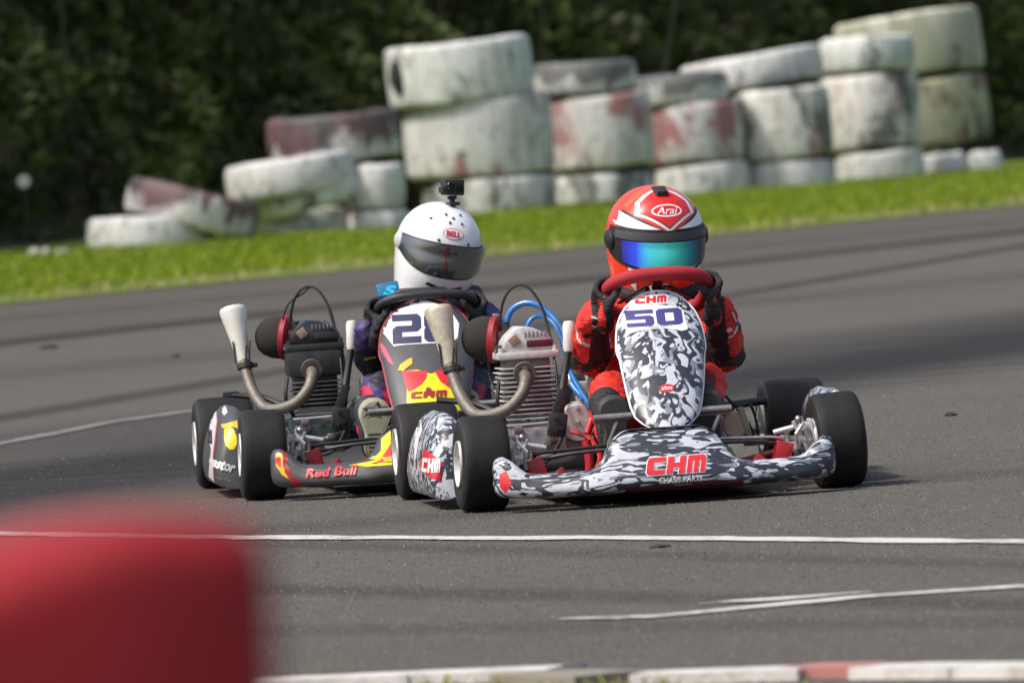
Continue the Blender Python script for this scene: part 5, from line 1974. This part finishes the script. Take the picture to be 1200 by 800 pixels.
YA, YB, YC, YD, YE, YF = [on_verge(px, py).y for px, py in ((1125, 205), (1030, 212), (930, 222), (830, 228), (705, 238), (570, 252))]
YL = on_verge(390, 275).y
YM = on_verge(215, 290).y
print('wall depth', YA, YB, YC, YD, YE, YF, YL, YM)
YA += 0.5
T = [
    # right hand stack
    (984, 1155, 16, 92, 8.5, YA, 'moss', 'big greenish white tyre, highest of all, topping the tall end stack'),
    (1004, 1164, 93, 174, 7, YA, 'mossred', 'yellow mossy tyre with maroon blotch under the highest tyre'),
    (1080, 1134, 179, 222, 7, YA - .25, 'white', 'small white tyre at the grass under the yellow mossy tyre, nearer the helmet'),
    (1136, 1176, 176, 216, 7, YA - .2, 'grey', 'small grey tyre at the very end of the wall on the grass'),
    # second stack
    (962, 1074, 43, 86, 3, YB, 'grey', 'thin grey tyre topping the stack beside the tall end stack'),
    (966, 1080, 86, 176, 5, YB, 'stain', 'wide black blotched tyre under the thin grey tyre'),
    (982, 1086, 175, 226, 5, YB, 'white', 'white tyre on the grass with black patch at its left edge'),
    # third
    (800, 967, 65, 106, 9.5, YC + .25, 'white', 'long plain white tyre bridging two stacks, bright along its upper edge'),
    (862, 976, 104, 190, 6, YC, 'stain', 'brown stained white tyre below the long bridging tyre'),
    (872, 980, 190, 238, 5, YC, 'white', 'clean white tyre on the grass below the brown stained tyre'),
    # fourth
    (744, 854, 86, 124, 4, YD, 'top', 'grey green tyre with dark top beside the long bridging tyre'),
    (758, 870, 120, 192, 5, YD, 'pink', 'tyre with faint pink stain under the grey green dark-topped tyre'),
    (770, 880, 192, 244, 5, YD, 'white', 'whitish tyre on the grass just above the red helmet'),
    # fifth
    (624, 746, 72, 111, 3, YE, 'top', 'bare black-topped tyre, low and thin, next to the big tilted white tyre'),
    (642, 766, 111, 200, 5, YE, 'pink', 'white tyre with maroon patch at its upper right, under the black-topped tyre'),
    (648, 766, 203, 254, 4, YE, 'dark', 'dark stained tyre on the grass between the two helmets'),
    # sixth
    (452, 624, 47, 122, 6.5, YF - .05, 'grey', 'big tilted white tyre with black hole at its left end'),
    (472, 648, 112, 207, 4.5, YF, 'pink', 'widest white tyre with broad pink smear, under the big tilted tyre'),
    (496, 652, 207, 266, 3.5, YF, 'dark', 'grey stained tyre on the grass right behind the white helmet'),
    # the collapsed heap
    (312, 468, 133, 190, 6, YL + .1, 'maroon', 'half maroon half white tyre on top of the collapsed heap'),
    (262, 416, 184, 230, 8, YL - .25, 'white', 'smooth white tyre slipping out below the half maroon tyre'),
    (300, 424, 212, 248, 12, YL - .15, 'grey', 'thin teal grey tyre tilted under the smooth white slipping tyre'),
    (404, 474, 191, 246, 3, YL + .1, 'white', 'upright white tyre beside the gap at the end of the heap'),
    (300, 412, 243, 286, 3, YL + .1, 'grey', 'grey green tyre lowest in the heap on the grass, under the teal one'),
    (406, 478, 246, 282, 3, YL + .1, 'pink', 'pale pink tyre on the grass at the gap in the wall'),
    (144, 302, 222, 268, -12.5, YM + .05, 'maroon', 'dark maroon tyre leaning down to the right on the last white tyre'),
    (99, 250, 254, 304, 2, YM, 'white', 'last white tyre at the far left end with red rim, flat on the grass'),
]
for a in T:
    o = tyre(*a[:6], TP[a[6]], a[7])
    if 'black hole' in a[7]:
        c = at(466, 92, YF - .05)
        hb = MB().ell((0, 0, 0), (.075, .06, .16), Quaternion((0, 1, 0), R(-8)), 20, 14).build('torn_hole', BARE, o)
        hb.parent = o
        bpy.context.view_layer.update()
        hb.matrix_parent_inverse = o.matrix_world.inverted()
        hb.location = V((c.x, c.y + .26, c.z))
# rubber and dust at the foot of the heap
SCRAP = mat('rubber_scrap', (.02, .018, .017), .8, dirt=.4)


def lump(name, px, py, size, mt, label, cat, g=None, seed=1, fn=gnd):
    q = random.Random(seed)
    m = MB()
    bm2 = bmesh.new()
    bmesh.ops.create_icosphere(bm2, subdivisions=3, radius=1)
    for v_ in bm2.verts:
        k = 1 + .45 * noise.noise(v_.co * 1.7 + V((seed, 0, 0)))
        v_.co = V((v_.co.x * size[0] * k, v_.co.y * size[1] * k, v_.co.z * size[2] * k))
    m.add(bm2)
    p = fn(px, py)
    o = m.build(name, mt, sharp=50)
    o.location = (p.x, p.y, p.z + size[2] * .5)
    return tag(o, label, cat, g)


SG = 'rubber scraps on the track'
lump('rubber_scrap', 57, 408, (.05, .07, .012), SCRAP, 'flat black rubber scrap by the tarmac seam at the left edge', 'rubber scrap', SG, 2)
lump('rubber_scrap', 773, 641, (.025, .03, .005), SCRAP, 'small dark rubber crumb just below the long white line', 'rubber scrap', SG, 4)
lump('rubber_scrap', 206, 418, (.025, .05, .008), SCRAP, 'little dark scrap on grey tarmac beside the pale exhaust cone', 'rubber scrap', SG, 6)
lump('rubber_scrap', 1114, 487, (.02, .03, .008), SCRAP, 'dark pebble of rubber on open tarmac beyond the front wheel', 'rubber scrap', SG, 8)
STN = mat('pale_stone', (.5, .49, .45), .8, dirt=.5, bmp=.3, bscale=30)
g3 = 'pale stones under the hedge'
lump('stone', 42, 303, (.07, .06, .05), STN, 'pale stone at the grass edge, leftmost of three', 'stone', g3, 12, on_verge)
lump('stone', 55, 302, (.05, .05, .05), STN, 'pale stone between two others under the hedge', 'stone', g3, 13, on_verge)
lump('stone', 74, 300, (.055, .05, .04), STN, 'pale stone nearest the last white tyre', 'stone', g3, 14, on_verge)
fl = thing('flower', 'single white flower head standing out of the dark hedge', 'flower', on_verge(28, 296))
b0 = on_verge(28, 296)
hd = at(28, 213, b0.y - .1)
rel = hd - b0
MB().tube([(0, 0, 0), rel * .5 + V((.02, 0, 0)), rel], .006, seg=6, smooth=4).build('stem', mat('green_stem', (.06, .1, .03), .6), fl)
m = MB()
for k in range(12):
    a = k * .5236
    m.ell(rel + V((math.cos(a) * .032, -.01, math.sin(a) * .032)), (.02, .007, .02), None, 8, 6)
m.build('petals', mat('white_petal', (.70, .70, .63), .7, dirt=.2), fl)

# ------------------------------------------------------------------ red barrier close to the camera
PL = mat('red_barrier_plastic', (.28, .0025, .005), .6, dirt=.4, dscale=6, dcol=(.12, .002, .004))
pb = gnd(286, 800, -.0)
pb = at(343, 760, -20.2)
bar = thing('barrier', 'blurred red plastic barrier block close in front, at the lower left corner', 'barrier', (pb.x, pb.y, 0), R(25))
ztop = at(290, 606, -20.2).z
m = MB()
prof = [(-.62, 0), (0, 0), (0, ztop), (-.09, ztop + .004), (-.62, ztop - .12)]
m.rings([[V((x, 0, z)) for x, z in prof], [V((x, .17, z)) for x, z in prof]])
m.fix()
bmesh.ops.bevel(m.bm, geom=m.bm.edges[:], offset=.03, segments=4, affect='EDGES', profile=.5)
o = m.build('barrier_body', PL, bar, sharp=60)
m = MB()
m.box((-.31, .005, ztop * .45), (.44, .04, ztop * .5), bev=.012)
m.build('front_panel', PL, o)
m = MB()
m.box((-.31, .085, .05), (.68, .30, .1), bev=.02)
m.build('foot', PL, bar, sharp=50)
